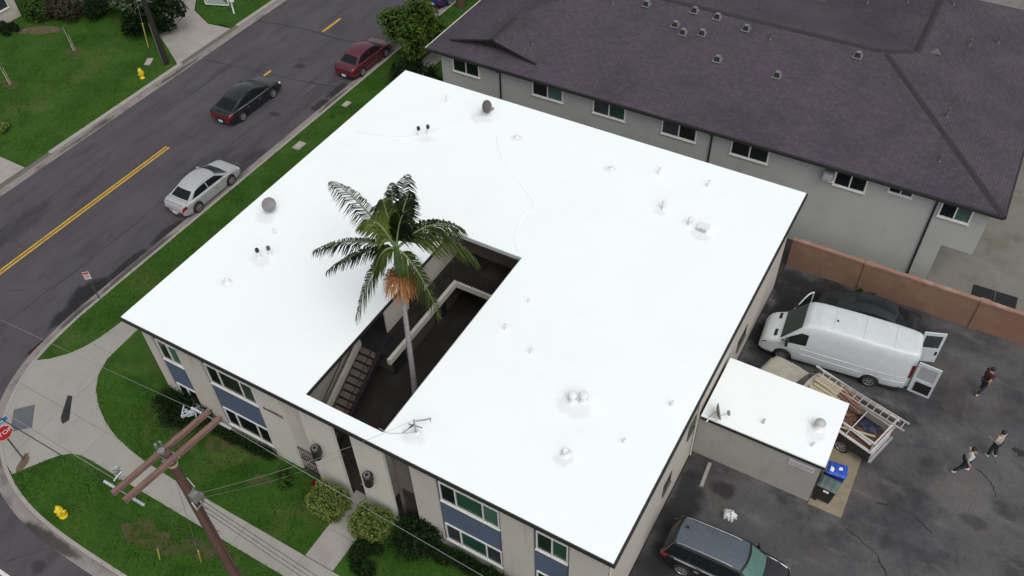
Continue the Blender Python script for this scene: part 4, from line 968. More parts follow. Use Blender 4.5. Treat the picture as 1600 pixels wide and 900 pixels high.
# ================================================================ VEHICLES
plain('suv_roof', (0.085, 0.105, 0.13), 0.35, 0.2, 0.08, coat=0.6)
plain('paint_blue', (0.012, 0.03, 0.12), 0.3, 0.1, 0.05, coat=0.9)
def cm1(xs, ys, x):                       # smooth monotone-ish interpolation
    return float(np.interp(x, xs, ys))
def polyline_eval(P, t):
    n = len(P) - 1; k = min(int(t * n), n - 1); f = t * n - k
    a, b, c, d = P[max(k - 1, 0)], P[k], P[k + 1], P[min(k + 2, n)]
    return tuple(0.5 * (2 * b[i] + (c[i] - a[i]) * f + (2 * a[i] - 5 * b[i] + 4 * c[i] - d[i]) * f * f + (3 * b[i] - a[i] - 3 * c[i] + d[i]) * f ** 3) for i in (0, 1))
class Body:
    """lower body: half sections along x, wheel arches cut into the lower edge"""
    def __init__(s, L, W, top, bot, axles, wr, taper=0.15, crown=0.035, tall=None, x0=None, x1=None):
        s.L, s.W, s.axles, s.wr, s.taper, s.crown, s.tall = L, W, axles, wr, taper, crown, tall
        s.tx, s.tz = zip(*top); s.bx, s.bz = zip(*bot)
        s.x0 = -L / 2 if x0 is None else x0; s.x1 = L / 2 if x1 is None else x1
    def sec(s, x, v):
        t = abs(x) / (s.L / 2)
        w = s.W / 2 * (1 - s.taper * t ** 6 - 0.05 * max(0, t - 0.94) / 0.06)
        zt = cm1(s.tx, s.tz, x); zb = cm1(s.bx, s.bz, x)
        for a in s.axles:
            ra = s.wr * 1.16; d = abs(x - a)
            if d < ra: zb = max(zb, s.wr + math.sqrt(ra * ra - d * d) * 0.98)
        zb = min(zb, zt - 0.1); h = zt - zb; c = s.crown
        if s.tall:
            def wd(z): return w * (1 - s.tall * max(0, (z - 1.15) / 1.5) ** 1.4)
            P = [(0, zt + c), (.5 * wd(zt), zt + c * .8), (.84 * wd(zt), zt + c * .1), (.96 * wd(zt), zt - min(.09, h * .12))]
            for f in (.12, .3, .5, .7, .88): z = zt - .1 - (h - .1) * f; P.append((wd(z), z))
            P.append((w * .95, zb))
        else:
            P = [(0, zt + c), (.45 * w, zt + c * .8), (.82 * w, zt + c * .15), (.955 * w, zt - min(.045, h * .12)), (w, zt - min(.15, h * .3)), (w * 1.0, zb + h * .5), (w * .99, zb + h * .25), (w * .955, zb)]
        return polyline_eval(P, v)
    def pt(s, u, v, side, off=0.0):
        x = s.x0 + (s.x1 - s.x0) * u
        y, z = s.sec(x, v); p = Vector((x, side * y, z))
        if off:
            e = 0.004
            x2 = min(max(x + e, s.x0), s.x1); x1 = min(max(x - e, s.x0), s.x1)
            ya, za = s.sec(x2, v); yb, zb = s.sec(x1, v); tu = Vector((x2 - x1, ya - yb, za - zb))
            ya, za = s.sec(x, min(1, v + e)); yb, zb = s.sec(x, max(0, v - e)); tv = Vector((0, ya - yb, za - zb))
            n = tv.cross(tu)
            if n.length > 1e-9:
                n.normalize()
                if n.y < 0 and n.z < 0: n = -n
                if n.z < -0.3: n = -n
                p += Vector((n.x, side * n.y, n.z)) * off
        return p
    def uof(s, x): return (x - s.x0) / (s.x1 - s.x0)
    def mesh(s, nu=64, nv=18):
        mb = MB()
        us = [i / nu for i in range(nu + 1)]
        ring = [[s.pt(u, 1 - j / nv, -1) for j in range(nv + 1)] + [s.pt(u, j / nv, 1) for j in range(1, nv + 1)] for u in us]
        n = 2 * nv + 1
        fs = [(i * n + j, i * n + j + 1, (i + 1) * n + j + 1, (i + 1) * n + j) for i in range(nu) for j in range(n - 1)]
        fs += [tuple(range(n))[::-1], tuple(nu * n + k for k in range(n))]
        return mb.add([p for r in ring for p in r], fs)
    def patch(s, xa, xb, v0, v1, side, off, nu=10, nv=6):
        ua, ub = s.uof(xa), s.uof(xb)
        mb = MB().grid(lambda a, b: s.pt(ua + (ub - ua) * a, v0 + (v1 - v0) * b, side, off), nu, nv)
        return mb
def bil(a, b, c, d, u, v): return a * (1 - u) * (1 - v) + b * u * (1 - v) + c * u * v + d * (1 - u) * v
WHEELS = {}
def wheel_mesh(r, w):
    k = (round(r, 3), round(w, 3))
    if k not in WHEELS:
        t = MB().lathe([(r * .62, -w * .5), (r * .9, -w * .5), (r * .985, -w * .38), (r, -w * .15), (r, w * .15), (r * .985, w * .38), (r * .9, w * .5), (r * .62, w * .5)], 26, axis='y').build('wheel', 'rubber', None, 40)
        q = MB().lathe([(r * .62, w * .5 - .004), (r * .6, w * .36), (r * .2, w * .40), (0, w * .42)], 26, axis='y', mi=1); q.lathe([(0, -w * .3), (r * .63, -w * .3)], 26, axis='y', mi=1)
        for i in range(6):
            a = i * math.pi / 3
            q.obox((r * .36 * math.cos(a), w * .44, r * .36 * math.sin(a)), (r * .27 * math.cos(a), 0, r * .27 * math.sin(a)), (0, .012, 0), (-r * .075 * math.sin(a), 0, r * .075 * math.cos(a)))
        q.lathe([(r * .66, w * .5), (r * .655, w * .54), (r * .58, w * .52), (r * .56, w * .42)], 26, axis='y'); q.lathe([(0, w * .5), (r * .13, w * .48), (r * .15, w * .4)], 14, axis='y')
        q = q.build('rim', ['alloy', 'black_plastic'], None, 40)
        WHEELS[k] = (t.data, q.data)
        bpy.data.objects.remove(t); bpy.data.objects.remove(q)
    return WHEELS[k]
def wheels(par, axles, W, r, w=0.21):
    a, b = wheel_mesh(r, w)
    for x in axles:
        for sd_ in (1, -1):
            o = link('wheel', a, par, (x, sd_ * (W / 2 - w / 2 - 0.015), r), (0, 0, 0 if sd_ > 0 else math.pi))
            link('rim', b, o)
def cabin(par, g, paint, glass_f='car_glass', glass_s='car_glass', glass_r='car_glass', bpillar=(0.5,), rails=False):
    """greenhouse: g = dict of belt / roof corner positions"""
    V3 = Vector
    BF = V3((g['bf'], g['wb'], g['zb'])); BR = V3((g['br'], g['wbr'], g['zb'] + g.get('dzr', 0))); ar = g.get('arch', 0.0); RF = V3((g['rf'], g['wr'], g['zr'] - ar)); RR = V3((g['rr'], g['wr'] - .02, g['zr'] - g.get('dr', .02) - ar))
    my = lambda p: V3((p.x, -p.y, p.z))
    cr, fb, rb = g.get('crown', .05), g.get('fb', .13), g.get('rb', .08)
    q4 = lambda u: 4 * u * (1 - u)
    def f_front(u, v, o=0): return bil(my(BF), BF, RF, my(RF), u, v) + V3((fb * q4(u), 0, cr * q4(u) * v)) + V3((.55, 0, .83)) * o
    def f_rear(u, v, o=0): return bil(my(BR), BR, RR, my(RR), u, v) + V3((-rb * q4(u), 0, cr * q4(u) * v)) + V3((-.55, 0, .83) if g.get('slope', 1) else (-1, 0, .1)) * o
    def f_roof(u, v, o=0): return bil(my(RR), RR, RF, my(RF), u, v) + V3((fb * q4(u) * v - rb * q4(u) * (1 - v), 0, cr * q4(u) + (.02 + ar) * q4(v))) + V3((0, 0, o))
    def f_side(sd_): 
        def f(u, v, o=0):
            p = bil(BR, BF, RF, RR, u, v) + V3((0, .025 * q4(v) * q4(min(1, max(0, u))) + o, (.02 + ar) * q4(u) * v))
            return p if sd_ > 0 else my(p)
        return f
    mb = MB(); mb.grid(lambda u, v: f_front(u, v), 10, 8); mb.grid(lambda u, v: f_rear(1 - u, v), 10, 8); mb.grid(lambda u, v: f_roof(u, v), 10, 12)
    for sd_ in (1, -1): mb.grid(lambda u, v: f_side(sd_)(u if sd_ < 0 else 1 - u, v), 14, 6)
    cab = mb.build('cabin', paint, par, 35)
    MB().grid(lambda u, v: f_front(.06 + .88 * u, .03 + .92 * v, .012), 10, 8).build('windshield', glass_f, par, 60)
    MB().grid(lambda u, v: f_rear(.92 - .84 * u, .08 + .84 * v, .012), 10, 8).build('rear_window', glass_r, par, 60)
    cuts = [0.07] + list(bpillar) + [0.93]
    for sd_ in (1, -1):
        for i in range(len(cuts) - 1):
            a, b = cuts[i] + (.014 if i else 0), cuts[i + 1] - (.014 if i < len(cuts) - 2 else 0)
            MB().grid(lambda u, v: f_side(sd_)(a + (b - a) * (u if sd_ < 0 else 1 - u), .10 + .76 * v, .012), 8, 5).build('side_window', glass_s, par, 60)
    return cab, f_roof
def lights_mirrors(par, body, tail, head='lamp_clear', vt=(.38, .62), vh=(.36, .56), plate=True, tl=.22, hl=.30, mirror_x=.85, mirror_z=.95, paint='paint_black'):
    for sd_ in (1, -1):
        body.patch(body.x0 + .015, body.x0 + tl, vt[0], vt[1], sd_, .012, 8, 5).build('tail_light', tail, par, 60)
        body.patch(body.x1 - hl, body.x1 - .02, vh[0], vh[1], sd_, .012, 8, 5).build('headlight', head, par, 60)
        mb = MB(); yy = body.W / 2
        mb.add([(mirror_x - .06, sd_ * (yy - .02), mirror_z - .02), (mirror_x + .06, sd_ * (yy - .02), mirror_z - .02), (mirror_x + .02, sd_ * (yy + .17), mirror_z - .01), (mirror_x - .07, sd_ * (yy + .17), mirror_z - .01),
                (mirror_x - .06, sd_ * (yy + .03), mirror_z + .10), (mirror_x + .04, sd_ * (yy + .03), mirror_z + .10), (mirror_x + .0, sd_ * (yy + .16), mirror_z + .09), (mirror_x - .07, sd_ * (yy + .16), mirror_z + .09)],
               [(0, 3, 2, 1), (4, 5, 6, 7), (0, 1, 5, 4), (1, 2, 6, 5), (2, 3, 7, 6), (3, 0, 4, 7)]).build('mirror', paint, par, 30)
    z0 = cm1(body.tx, body.tz, body.x0) ; 
    w = body.sec(body.x0, .6)[0]
    for sd_ in (1, -1): MB().box(body.x0 - .012, sd_ * w * .55, z0 - .2, body.x0 - .002, sd_ * w * .97, z0 - .04).build('tail_light', tail, par)
    if plate: MB().box(body.x0 - .02, -.16, z0 - .3, body.x0 - .004, .16, z0 - .15).build('licence_plate', 'plate_white', par)
    z1 = cm1(body.tx, body.tz, body.x1); w = body.sec(body.x1, .6)[0]
    MB().box(body.x1 + .002, -w * .6, z1 - .22, body.x1 + .014, w * .6, z1 - .06).build('grille', 'black_plastic', par)
def doors(par, body, xs, v0, v1, paint, hz='chrome'):
    for sd_ in (1, -1):
        for xa, xb in xs:
            body.patch(xa - .022, xb + .022, v0 - .012, v1 + .012, sd_, .003, 8, 6).build('door_gap', 'black_plastic', par, 60)
            d = body.patch(xa, xb, v0, v1, sd_, .008, 8, 6).build('door', paint, par, 60)
            p = body.pt(body.uof(xa + .16), v0 + .12, sd_, .02); MB().box(p.x - .09, p.y - .012, p.z - .014, p.x + .09, p.y + .012, p.z + .014).build('handle', hz, d)
def under(par, body, z=0.18):
    MB().box(body.x0 + .3, -body.W / 2 + .12, z, body.x1 - .3, body.W / 2 - .12, z + .42).build('underbody', 'rubber', par)
def sedan(label, loc, rz, paint, L=4.65, W=1.78, H=1.40, trunk=1.0, glass=('windshield_glass', 'car_glass', 'car_glass'), full_tail=False, name='car', cat='car', group=None, hz='chrome', slope=0.0):
    t = thing(name, label, cat, loc, rz, group)
    h = L / 2; f = L / 4.65
    top = [(-h, .60), (-h + .04, .80), (-h + .12, .92), (-h + .35, .965), (-h + .8, .97), (-.6 * f, .93), (.6 * f, .90), (1.05 * f, .905), (1.5 * f, .86), (h - .35, .77), (h - .12, .69), (h - .04, .60), (h, .5)]
    bot = [(-h, .38), (-h + .15, .30), (-h + .5, .22), (h - .5, .20), (h - .15, .22), (h, .28)]
    ax = (-1.34 * f, 1.36 * f); wr = .325
    B = Body(L, W, top, bot, ax, wr)
    B.mesh().build('body', paint, t, 38); under(t, B)
    wheels(t, ax, W, wr)
    cabin(t, dict(arch=.10, bf=1.28 * f, br=(-1.78 - slope) * f, rf=.52 * f, rr=(-1.12 + slope * .1) * f, wb=W / 2 * .90, wbr=W / 2 * .86, wr=W / 2 * .70, zb=.89, dzr=.03, zr=H - .05), paint, glass[0], glass[1], glass[2], (.50,))
    lights_mirrors(t, B, 'tail_red', paint=paint, mirror_x=.78 * f, tl=.3)
    def lid(nm, xa, xb, vm, pt_):
        for off, g_, mt_, n_ in ((.003, .02, 'black_plastic', 'shut_line'), (.008, 0, pt_, nm)):
            MB().grid(lambda u, v: B.pt(B.uof(xa - g_ + (xb - xa + 2 * g_) * v), abs(2 * u - 1) * (vm + g_ * .5), 1 if u > .5 else -1, off), 16, 10).build(n_, mt_, t, 60)
    lid('hood', 1.36 * f, h - .16, .36, paint); lid('boot_lid', -h + .14, (-1.86 - slope) * f, .34, paint)
    doors(t, B, ((-.92 * f, .02 * f), (.06 * f, 1.02 * f)), .50, .93, paint, hz)
    if full_tail:
        MB().grid(lambda u, v: B.pt(B.uof(-h + .008 + .03 * v), abs(2 * u - 1) * .45, 1 if u > .5 else -1, .012), 20, 4).build('light_bar', 'tail_red', t, 60)
    for sd_ in (1, -1):
        pts = [B.pt(B.uof(-1.5 * f + i * .26 * f), .42, sd_, .012) for i in range(11)]
        if hz == 'chrome' and full_tail: MB().tube(pts, .016, 6).build('window_trim', 'chrome', t, 60)
    return t
sedan('silver white four door sedan parked along the near kerb', (-9.10, 12.12, ZR), R(90), 'paint_silver', 4.62, 1.78, 1.42, hz='chrome')
sedan('black sedan with full width red tail light driving on the road', (-12.86, 20.05, ZR), R(90), 'paint_black', 4.95, 1.88, 1.44, full_tail=True, slope=.22)
sedan('maroon sedan parked at the kerb beside the leafy tree', (-9.08, 27.55, ZR), R(90), 'paint_maroon', 4.55, 1.76, 1.44)
sedan('dark blue car mostly hidden behind the leafy tree', (-9.05, 38.2, ZR), R(90), 'paint_blue', 4.6, 1.78, 1.44)

def suv(label, loc, rz, paint, roofmat, L=4.75, W=1.90, H=1.76, glass=('suv_glass', 'car_glass', 'car_glass')):
    t = thing('suv', label, 'suv', loc, rz)
    h = L / 2
    top = [(-h, .72), (-h + .03, .92), (-h + .1, 1.0), (-h + .35, 1.04), (-.6, 1.03), (.7, 1.01), (1.15, 1.03), (1.6, 1.0), (h - .35, .92), (h - .1, .80), (h - .03, .68), (h, .55)]
    bot = [(-h, .46), (-h + .15, .38), (-h + .5, .27), (h - .5, .25), (h - .15, .28), (h, .36)]
    ax = (-1.38, 1.40); wr = .37
    B = Body(L, W, top, bot, ax, wr, .13)
    B.mesh().build('body', paint, t, 38); under(t, B, .22); wheels(t, ax, W, wr, .24)
    cab, froof = cabin(t, dict(bf=1.30, br=-h + .13, rf=.62, rr=-h + .42, wb=W / 2 * .92, wbr=W / 2 * .88, wr=W / 2 * .74, zb=.99, zr=H - .06, slope=0, fb=.14, rb=.07), paint, glass[0], glass[1], glass[2], (.28, .62))
    MB().grid(lambda u, v: froof(.05 + .9 * u, .03 + .95 * v, .008), 10, 12).build('roof_panel', roofmat, t, 60)
    lights_mirrors(t, B, 'tail_red', paint=paint, mirror_x=.95, mirror_z=1.05, vt=(.30, .62), tl=.28)
    doors(t, B, ((-1.0, .0), (.04, 1.08)), .5, .93, paint)
    for sd_ in (1, -1):
        MB().tube([froof(.5 + sd_ * .43, .06 + .09 * i, .05 if 0 < i < 9 else .005) for i in range(10)], .02, 6).build('roof_rail', 'galvanised', t, 60)
        MB().tube([B.pt(B.uof(-1.75 + i * .3), .42, sd_, .012) for i in range(10)], .014, 6).build('window_trim', 'chrome', t, 60)
        MB().tube([B.pt(B.uof(1.25 + i * .11), .30, sd_, .01) for i in range(9)], .014, 6).build('hood_edge', 'chrome', t, 60)
    MB().box(-1.75, .12, H + .0, -1.62, .2, H + .045).build('roof_aerial', 'black_plastic', t)
    for k in range(5): MB().tube([froof(.22 + .14 * k, .06 + .8 * i / 6, .016) for i in range(7)], .014, 6).build('roof_rib', roofmat, t, 60)
    return t
suv('black suv with grey blue roof nosing out beside the apartment wall', (24.95, 4.62, -0.02), R(2.0), 'paint_black', 'suv_roof', 4.7, 1.88, 1.74)
sedan('dark navy car squeezed between white van and terracotta wall', (26.4, 19.85, -0.02), R(183), 'paint_navy', 4.7, 1.84, 1.46)

# ---------------------------------------------------------------- white cargo van with open doors
def van():
    t = thing('cargo_van', 'long white high roof cargo van with rear and front doors open', 'van', (25.68, 16.93, -0.02), R(185.5))
    L, W = 6.6, 2.02; h = L / 2
    top = [(-h, 2.48), (-h + .06, 2.56), (-h + .2, 2.60), (-.5, 2.66), (1.0, 2.64), (1.45, 2.56), (1.62, 2.45), (2.42, 1.42), (2.55, 1.33), (2.9, 1.20), (3.12, 1.06), (3.22, .92), (3.28, .75), (h, .62)]
    bot = [(-h, .50), (-h + .3, .42), (h - .6, .30), (h - .15, .30), (h, .36)]
    ax = (-1.72, 2.18); wr = .36
    B = Body(L, W, top, bot, ax, wr, .17, .05, tall=.15)
    # the rear is open: the shell has no rear cap
    mb = B.mesh(96, 26); mb.f.pop(-2); mb.mi.pop(-1)
    mb.build('body', 'paint_van', t, 30)
    ins = MB(); ins.box(-h + .04, -.82, .50, -h + 3.2, .82, .56); ins.box(-h + 3.2, -.84, .5, -h + 3.26, .84, 2.4); ins.build('cargo_floor', 'interior_dark', t)
    under(t, B, .2); wheels(t, ax, W, wr, .23)
    # windshield, side windows follow the body's own surface
    def vz(x, z, sd_):
        lo, hi = .2, .99
        for _ in range(30):
            m_ = (lo + hi) / 2
            if B.sec(x, m_)[1] > z: lo = m_
            else: hi = m_
        return B.pt(B.uof(x), lo, sd_, .003)
    for sd_ in (1, -1): B.patch(1.66, 2.44, .0, .235 if False else .26, sd_, .012, 12, 8).build('windshield', 'windshield_glass', t, 60)
    for sd_ in (1, -1):
        w = MB()
        prof = [(1.28, 2.12, 1.46), (1.6, 2.12, 1.42), (2.0, 1.78, 1.38), (2.36, 1.38, 1.34)]
        vs = []; 
        for x, zt, zb in prof:
            for z in (zb, (zb + zt) / 2, zt):
                lo, hi = .3, .97
                for _ in range(30):
                    m_ = (lo + hi) / 2
                    if B.sec(x, m_)[1] > z: lo = m_
                    else: hi = m_
                vs.append(B.pt(B.uof(x), lo, sd_, .014))
        w.add(vs, [(i * 3 + j, i * 3 + j + 1, (i + 1) * 3 + j + 1, (i + 1) * 3 + j) for i in range(3) for j in range(2)])
        w.build('side_window', 'car_glass', t, 60)
        B.patch(2.98, 3.2, .42, .62, sd_, .012, 8, 5).build('headlight', 'car_glass', t, 60)
        B.patch(2.62, 2.76, .08, .20, sd_, .008, 4, 4).build('hood_vent', 'black_plastic', t)
        B.patch(-h + .02, -h + .16, .52, .74, sd_, .014, 5, 6).build('tail_light', 'tail_red', t, 60)
        MB().tube([vz(-3.1 + i * .38, 1.18, sd_) for i in range(13)], .016, 6).build('body_crease', 'paint_van', t, 60)
        MB().tube([vz(-3.1 + i * .38, .84, sd_) for i in range(13)], .022, 6).build('side_moulding', 'paint_van', t, 60)
        mz = 1.32; MB().box(2.05, sd_ * 1.04, mz, 2.18, sd_ * 1.26, mz + .34).build('mirror', 'black_plastic', t)
    d = B.patch(1.22, 2.2, .64, .95, 1, .006, 8, 6).build('door', 'paint_van', t, 60)
    for k in (-2.2, -.9, .4): MB().tube([(k, y, B.sec(k, abs(y) / .83 * .25)[1] + .004) for y in [-.72 + i * .12 for i in range(13)]], .016, 6).build('roof_rib', 'paint_van', t, 60)
    MB().lathe([(.045, 0), (.04, .05), (0, .06)], 10, (.3, .15, 2.70)).build('roof_aerial', 'black_plastic', t)
    MB().box(h - .06, -.6, .42, h + .012, .6, .60).build('grille', 'black_plastic', t)
    MB().box(-h - .12, -.9, .38, -h - .004, .9, .50).build('bumper', 'black_plastic', t)
    # rear doors swung open: local -x is backwards
    for sd_, ang in ((1, 82), (-1, 98)):
        a = R(ang)
        dx, dy = -math.sin(a), sd_ * math.cos(a) * (1 if sd_ > 0 else -1)
        dy = .14 if sd_ > 0 else -.25
        p0 = Vector((-h - .02, sd_ * .93, 0)); dv = Vector((-.96, dy, 0)).normalized() * .94
        nv = Vector((0, 0, 1)).cross(dv).normalized()
        mb = MB(); mb.obox(p0 + dv * .5 + Vector((0, 0, 1.0)), dv * .5, nv * .03, (0, 0, .46)); mb.obox(p0 + dv * .5 + Vector((0, 0, 2.36)), dv * .5, nv * .03, (0, 0, .09))
        mb.obox(p0 + dv * .06 + Vector((0, 0, 1.865)), dv * .06, nv * .03, (0, 0, .405)); mb.obox(p0 + dv * .94 + Vector((0, 0, 1.865)), dv * .06, nv * .03, (0, 0, .405))
        rd = mb.build('rear_door', 'paint_van', t)
        MB().obox(p0 + dv * .5 + Vector((0, 0, 1.865)), dv * .38, nv * .012, (0, 0, .402)).build('window', 'pane_slate' if sd_ < 0 else 'paint_silver', rd)
        for zz in (.8, 2.2): MB().obox(p0 + Vector((0, 0, zz)), (.03, 0, 0), (0, .05, 0), (0, 0, .04)).build('hinge', 'galvanised', rd)
        MB().obox(p0 + dv * .88 + nv * sd_ * .05 + Vector((0, 0, 1.15)), dv * .04, nv * .02, (0, 0, .1)).build('handle', 'black_plastic', rd)
        MB().obox(p0 + dv * .55 - nv * sd_ * .05 + Vector((0, 0, 1.0)), dv * .36, nv * .008, (0, 0, .3)).build('door_lining', 'black_plastic', rd)
    # open front door on the far side (local -y)
    p0 = Vector((2.28, -1.0, 0)); dv = Vector((-.62, -.78, 0)).normalized()
    nv = Vector((0, 0, 1)).cross(dv).normalized(); fd = MB()
    fd.obox(p0 + dv * .55 + Vector((0, 0, .86)), dv * .55, nv * .03, (0, 0, .44))
    tops = [p0 + Vector((0, 0, 1.32)), p0 + dv * .5 + Vector((0, 0, 1.85)), p0 + dv * .78 + Vector((0, 0, 2.08)), p0 + dv * 1.08 + Vector((0, 0, 2.1)), p0 + dv * 1.08 + Vector((0, 0, 1.3))]
    fd.tube(catmull(tops[:4], 5) + [tops[4]], .035, 6); fd = fd.build('front_door', 'paint_van', t, 40)
    MB().add([p0 + dv * .06 + Vector((0, 0, 1.32)), p0 + dv * 1.05 + Vector((0, 0, 1.31)), tops[3], tops[2], tops[1]], [(0, 1, 2, 3, 4)]).build('window', 'car_glass', fd)
    return t
van()

# ---------------------------------------------------------------- old pickup with rack
def pickup():
    ang = R(180 - 17.5)
    t = thing('pickup_truck', 'old cream pickup truck with white rack and junk filled bed', 'pickup', (25.95, 13.52, -0.02), ang)
    L, W = 5.9, 1.92; h = L / 2
    top = [(-.55, 1.06), (.9, 1.05), (1.3, 1.06), (1.9, 1.02), (2.6, .97), (2.85, .92), (2.92, .82), (h, .7)]
    bot = [(-.55, .34), (2.4, .32), (h, .40)]
    ax = (-1.75, 1.85); wr = .37
    B = Body(L, W, top, bot, (1.85,), wr, .1, .05, x0=-.55, x1=h)
    B.mesh(48, 16).build('body', 'paint_cream', t, 38); wheels(t, ax, W, wr, .23)
    cabin(t, dict(bf=1.22, br=-.52, rf=.72, rr=-.36, wb=W / 2 * .9, wbr=W / 2 * .9, wr=W / 2 * .76, zb=1.03, zr=1.66, slope=0, fb=.1, rb=.02), 'paint_cream', 'car_glass', 'car_glass', 'car_glass', ())
    for sd_ in (1, -1):
        B.patch(h - .16, h - .02, .42, .62, sd_, .012, 5, 4).build('headlight', 'lamp_clear', t, 60)
        MB().box(.95, sd_ * .97, 1.05, 1.05, sd_ * 1.15, 1.24).build('mirror', 'black_plastic', t)
        MB().box(-h, sd_ * .86, .52, -.58, sd_ * .93, 1.12).build('bed_side', 'bin_black' if sd_ > 0 else 'paint_cream', t)
        MB().box(-h, sd_ * .82, 1.122, -.58, sd_ * .945, 1.165).build('bed_rail', 'rack_white', t)
        MB().box(-h - .02, sd_ * .80, .62, -h - .004, sd_ * .93, .92).build('tail_light', 'tail_red', t)
        for x in (-h + .06, -.66): MB().box(x - .03, sd_ * .87 - .03, 1.166, x + .03, sd_ * .87 + .03, 1.72).build('rack_post', 'rack_white', t)
        MB().box(-h - .02, sd_ * .87 - .035, 1.722, 1.0, sd_ * .87 + .035, 1.79).build('rack_bar', 'rack_white', t)
    B.patch(.0, 1.1, .5, .93, 1, .006).build('door', 'paint_cream', t, 60); B.patch(.0, 1.1, .5, .93, -1, .006).build('door', 'paint_cream', t, 60)
    MB().box(-h + .03, -.855, .50, -.58, .855, .58).build('bed_floor', 'rust', t)
    MB().box(-h, -.80, .55, -h + .07, .80, 1.13).build('tailgate', 'rack_white', t)
    MB().box(-h + .0, -.84, 1.722, -h + .07, .84, 1.785).build('rack_bar', 'rack_white', t); MB().box(-.7, -.84, 1.722, -.63, .84, 1.785).build('rack_bar', 'rack_white', t)
    MB().box(-1.75, -.84, 1.15, -1.71, .84, 1.19).build('rack_bar', 'rack_white', t)
    MB().box(-h - .14, -.9, .44, -h - .03, .9, .56).build('bumper', 'chrome', t); MB().box(h, -.85, .42, h + .1, .85, .56).build('bumper', 'chrome', t)
    return t, ang
pk, pang = pickup()
M_pk = Matrix.Translation((25.95, 13.52, -0.02)) @ Matrix.Rotation(pang, 4, 'Z')
def on_pk(x, y, z): return M_pk @ Vector((x, y, z))
# load: heap of debris, loose boards, ladder on the rack
def heap():
    mb = MB(); ph = [random.uniform(0, 6) for _ in range(6)]
    def f(u, v):
        x = -2.85 + 2.2 * u; y = -.83 + 1.66 * v
        e = min(1, 6 * min(u, 1 - u)) * min(1, 6 * min(v, 1 - v))
        z = .585 + e * (.18 + .12 * math.sin(5 * u + ph[0]) * math.sin(6 * v + ph[1]) + .06 * math.sin(17 * u + ph[2]) * math.sin(13 * v + ph[3]) + random.uniform(0, .07))
        return on_pk(x, y, z)
    mb.grid(f, 34, 26); o = mb.build('debris_heap', 'rust', None, 30)
    tag(o, 'rusty brown heap of scrap and rubble filling the pickup bed', 'debris', kind='stuff')
heap()
tp_ = MB().grid(lambda u, v: on_pk(-2.55 + 1.0 * u + .05 * math.sin(7 * v), -.80 + .62 * v, .80 + .16 * math.sin(math.pi * u) * math.sin(math.pi * v) + .035 * math.sin(13 * u + 4 * v) * math.sin(11 * v)), 24, 16).build('tarp', 'tarp_navy', None, 40)
tag(tp_, 'crumpled dark navy tarp in the pickup bed under the ladder', 'tarp')
bd = ['pale board lying along the pickup bed nearest the shed', 'pale board across the debris near the tailgate', 'short reddish board sticking from the pickup load', 'dark wooden board behind the pickup cab']
for (a, b, w, hh, mt), lb in zip((((-2.7, .42, 1.0), (-.8, .30, 1.05), .12, .05, 'rack_white'), ((-2.6, -.1, .95), (-1.2, .62, 1.0), .1, .04, 'timber'), ((-1.3, -.3, .98), (-.66, .3, 1.1), .14, .05, 'timber_red'), ((-.75, -.75, 1.2), (-.72, .7, 1.2), .16, .05, 'rust')), bd):
    tag(MB().bar(on_pk(*a), on_pk(*b), w, hh).build('board', mt), lb, 'board', 'boards in the pickup bed')
for k in range(6):
    y0 = -.50 + k * .19
    tag(MB().bar(on_pk(-.62 + random.uniform(-.1, .05), y0, 1.83 + .002 * k), on_pk(.55 + random.uniform(-.1, .08), y0 + random.uniform(-.04, .04), 1.84 + .002 * k), .16, .04).build('plank', 'timber'),
        'pale plank on the rack over the pickup cab, ' + ('nearest the van', 'second from the van', 'third from the van', 'third from the shed', 'second from the shed', 'nearest the shed')[k], 'plank', 'planks stacked over the pickup cab')
for k in range(4):
    y0 = -.60 + k * .17
    tag(MB().bar(on_pk(-1.35 - .12 * k, y0 + .1, 1.82), on_pk(-.55, y0 - .02, 1.88), .09, .05).build('red_board', 'timber_red'), 'reddish brown board end behind the planks, ' + ('nearest the ladder', 'second from the ladder', 'third from the ladder', 'farthest from the ladder')[k], 'board', 'reddish boards behind the cab')
lad = thing('ladder', 'aluminium extension ladder lying along the pickup rack', 'ladder', (0, 0, 0))
A, Bp = Vector((25.50, 14.16, 1.86)), Vector((29.42, 13.18, 1.80)); dvec = (Bp - A).normalized(); sv = Vector((0, 0, 1)).cross(dvec).normalized()
for k, off in enumerate((.23, -.23)):
    MB().bar(A + sv * off, Bp + sv * off, .035, .09).build('rail', 'aluminium', lad)
    MB().bar(A + dvec * .9 + sv * (off * .86) + Vector((0, 0, -.1)), Bp - dvec * .35 + sv * (off * .86 - .04) + Vector((0, 0, -.1)), .03, .08).build('rail', 'aluminium', lad)
n_r = 13
for k in range(n_r):
    c = A.lerp(Bp, (k + .4) / n_r); MB().tube([c - sv * .225, c + sv * .225], .018, 8).build('rung', 'aluminium', lad)

# ================================================================ STREET FURNITURE
def text_mesh(s, size, depth, mat, parent, name='lettering'):
    cu = bpy.data.curves.new(name, 'FONT'); cu.body = s; cu.size = size; cu.extrude = depth; cu.align_x = 'CENTER'; cu.align_y = 'CENTER'
    tmp = bpy.data.objects.new(name, cu); C.objects.link(tmp)
    bpy.context.view_layer.update()
    me = bpy.data.meshes.new_from_object(tmp.evaluated_get(bpy.context.evaluated_depsgraph_get()))
    bpy.data.objects.remove(tmp)
    me.materials.clear(); me.materials.append(MAT[mat])
    return link(name, me, parent)
ss = thing('stop_sign', 'red octagonal stop sign with blue street name plate on the corner', 'sign', (-3.37, -5.21, 0))
MB().box(-.03, -.03, -.1, .03, .03, 2.95).build('post', 'steel_post', ss)
fx = Matrix.Rotation(R(90), 4, 'Z') @ Matrix.Rotation(R(90), 4, 'X')
fx = Matrix.Rotation(R(-8), 4, 'Z') @ fx
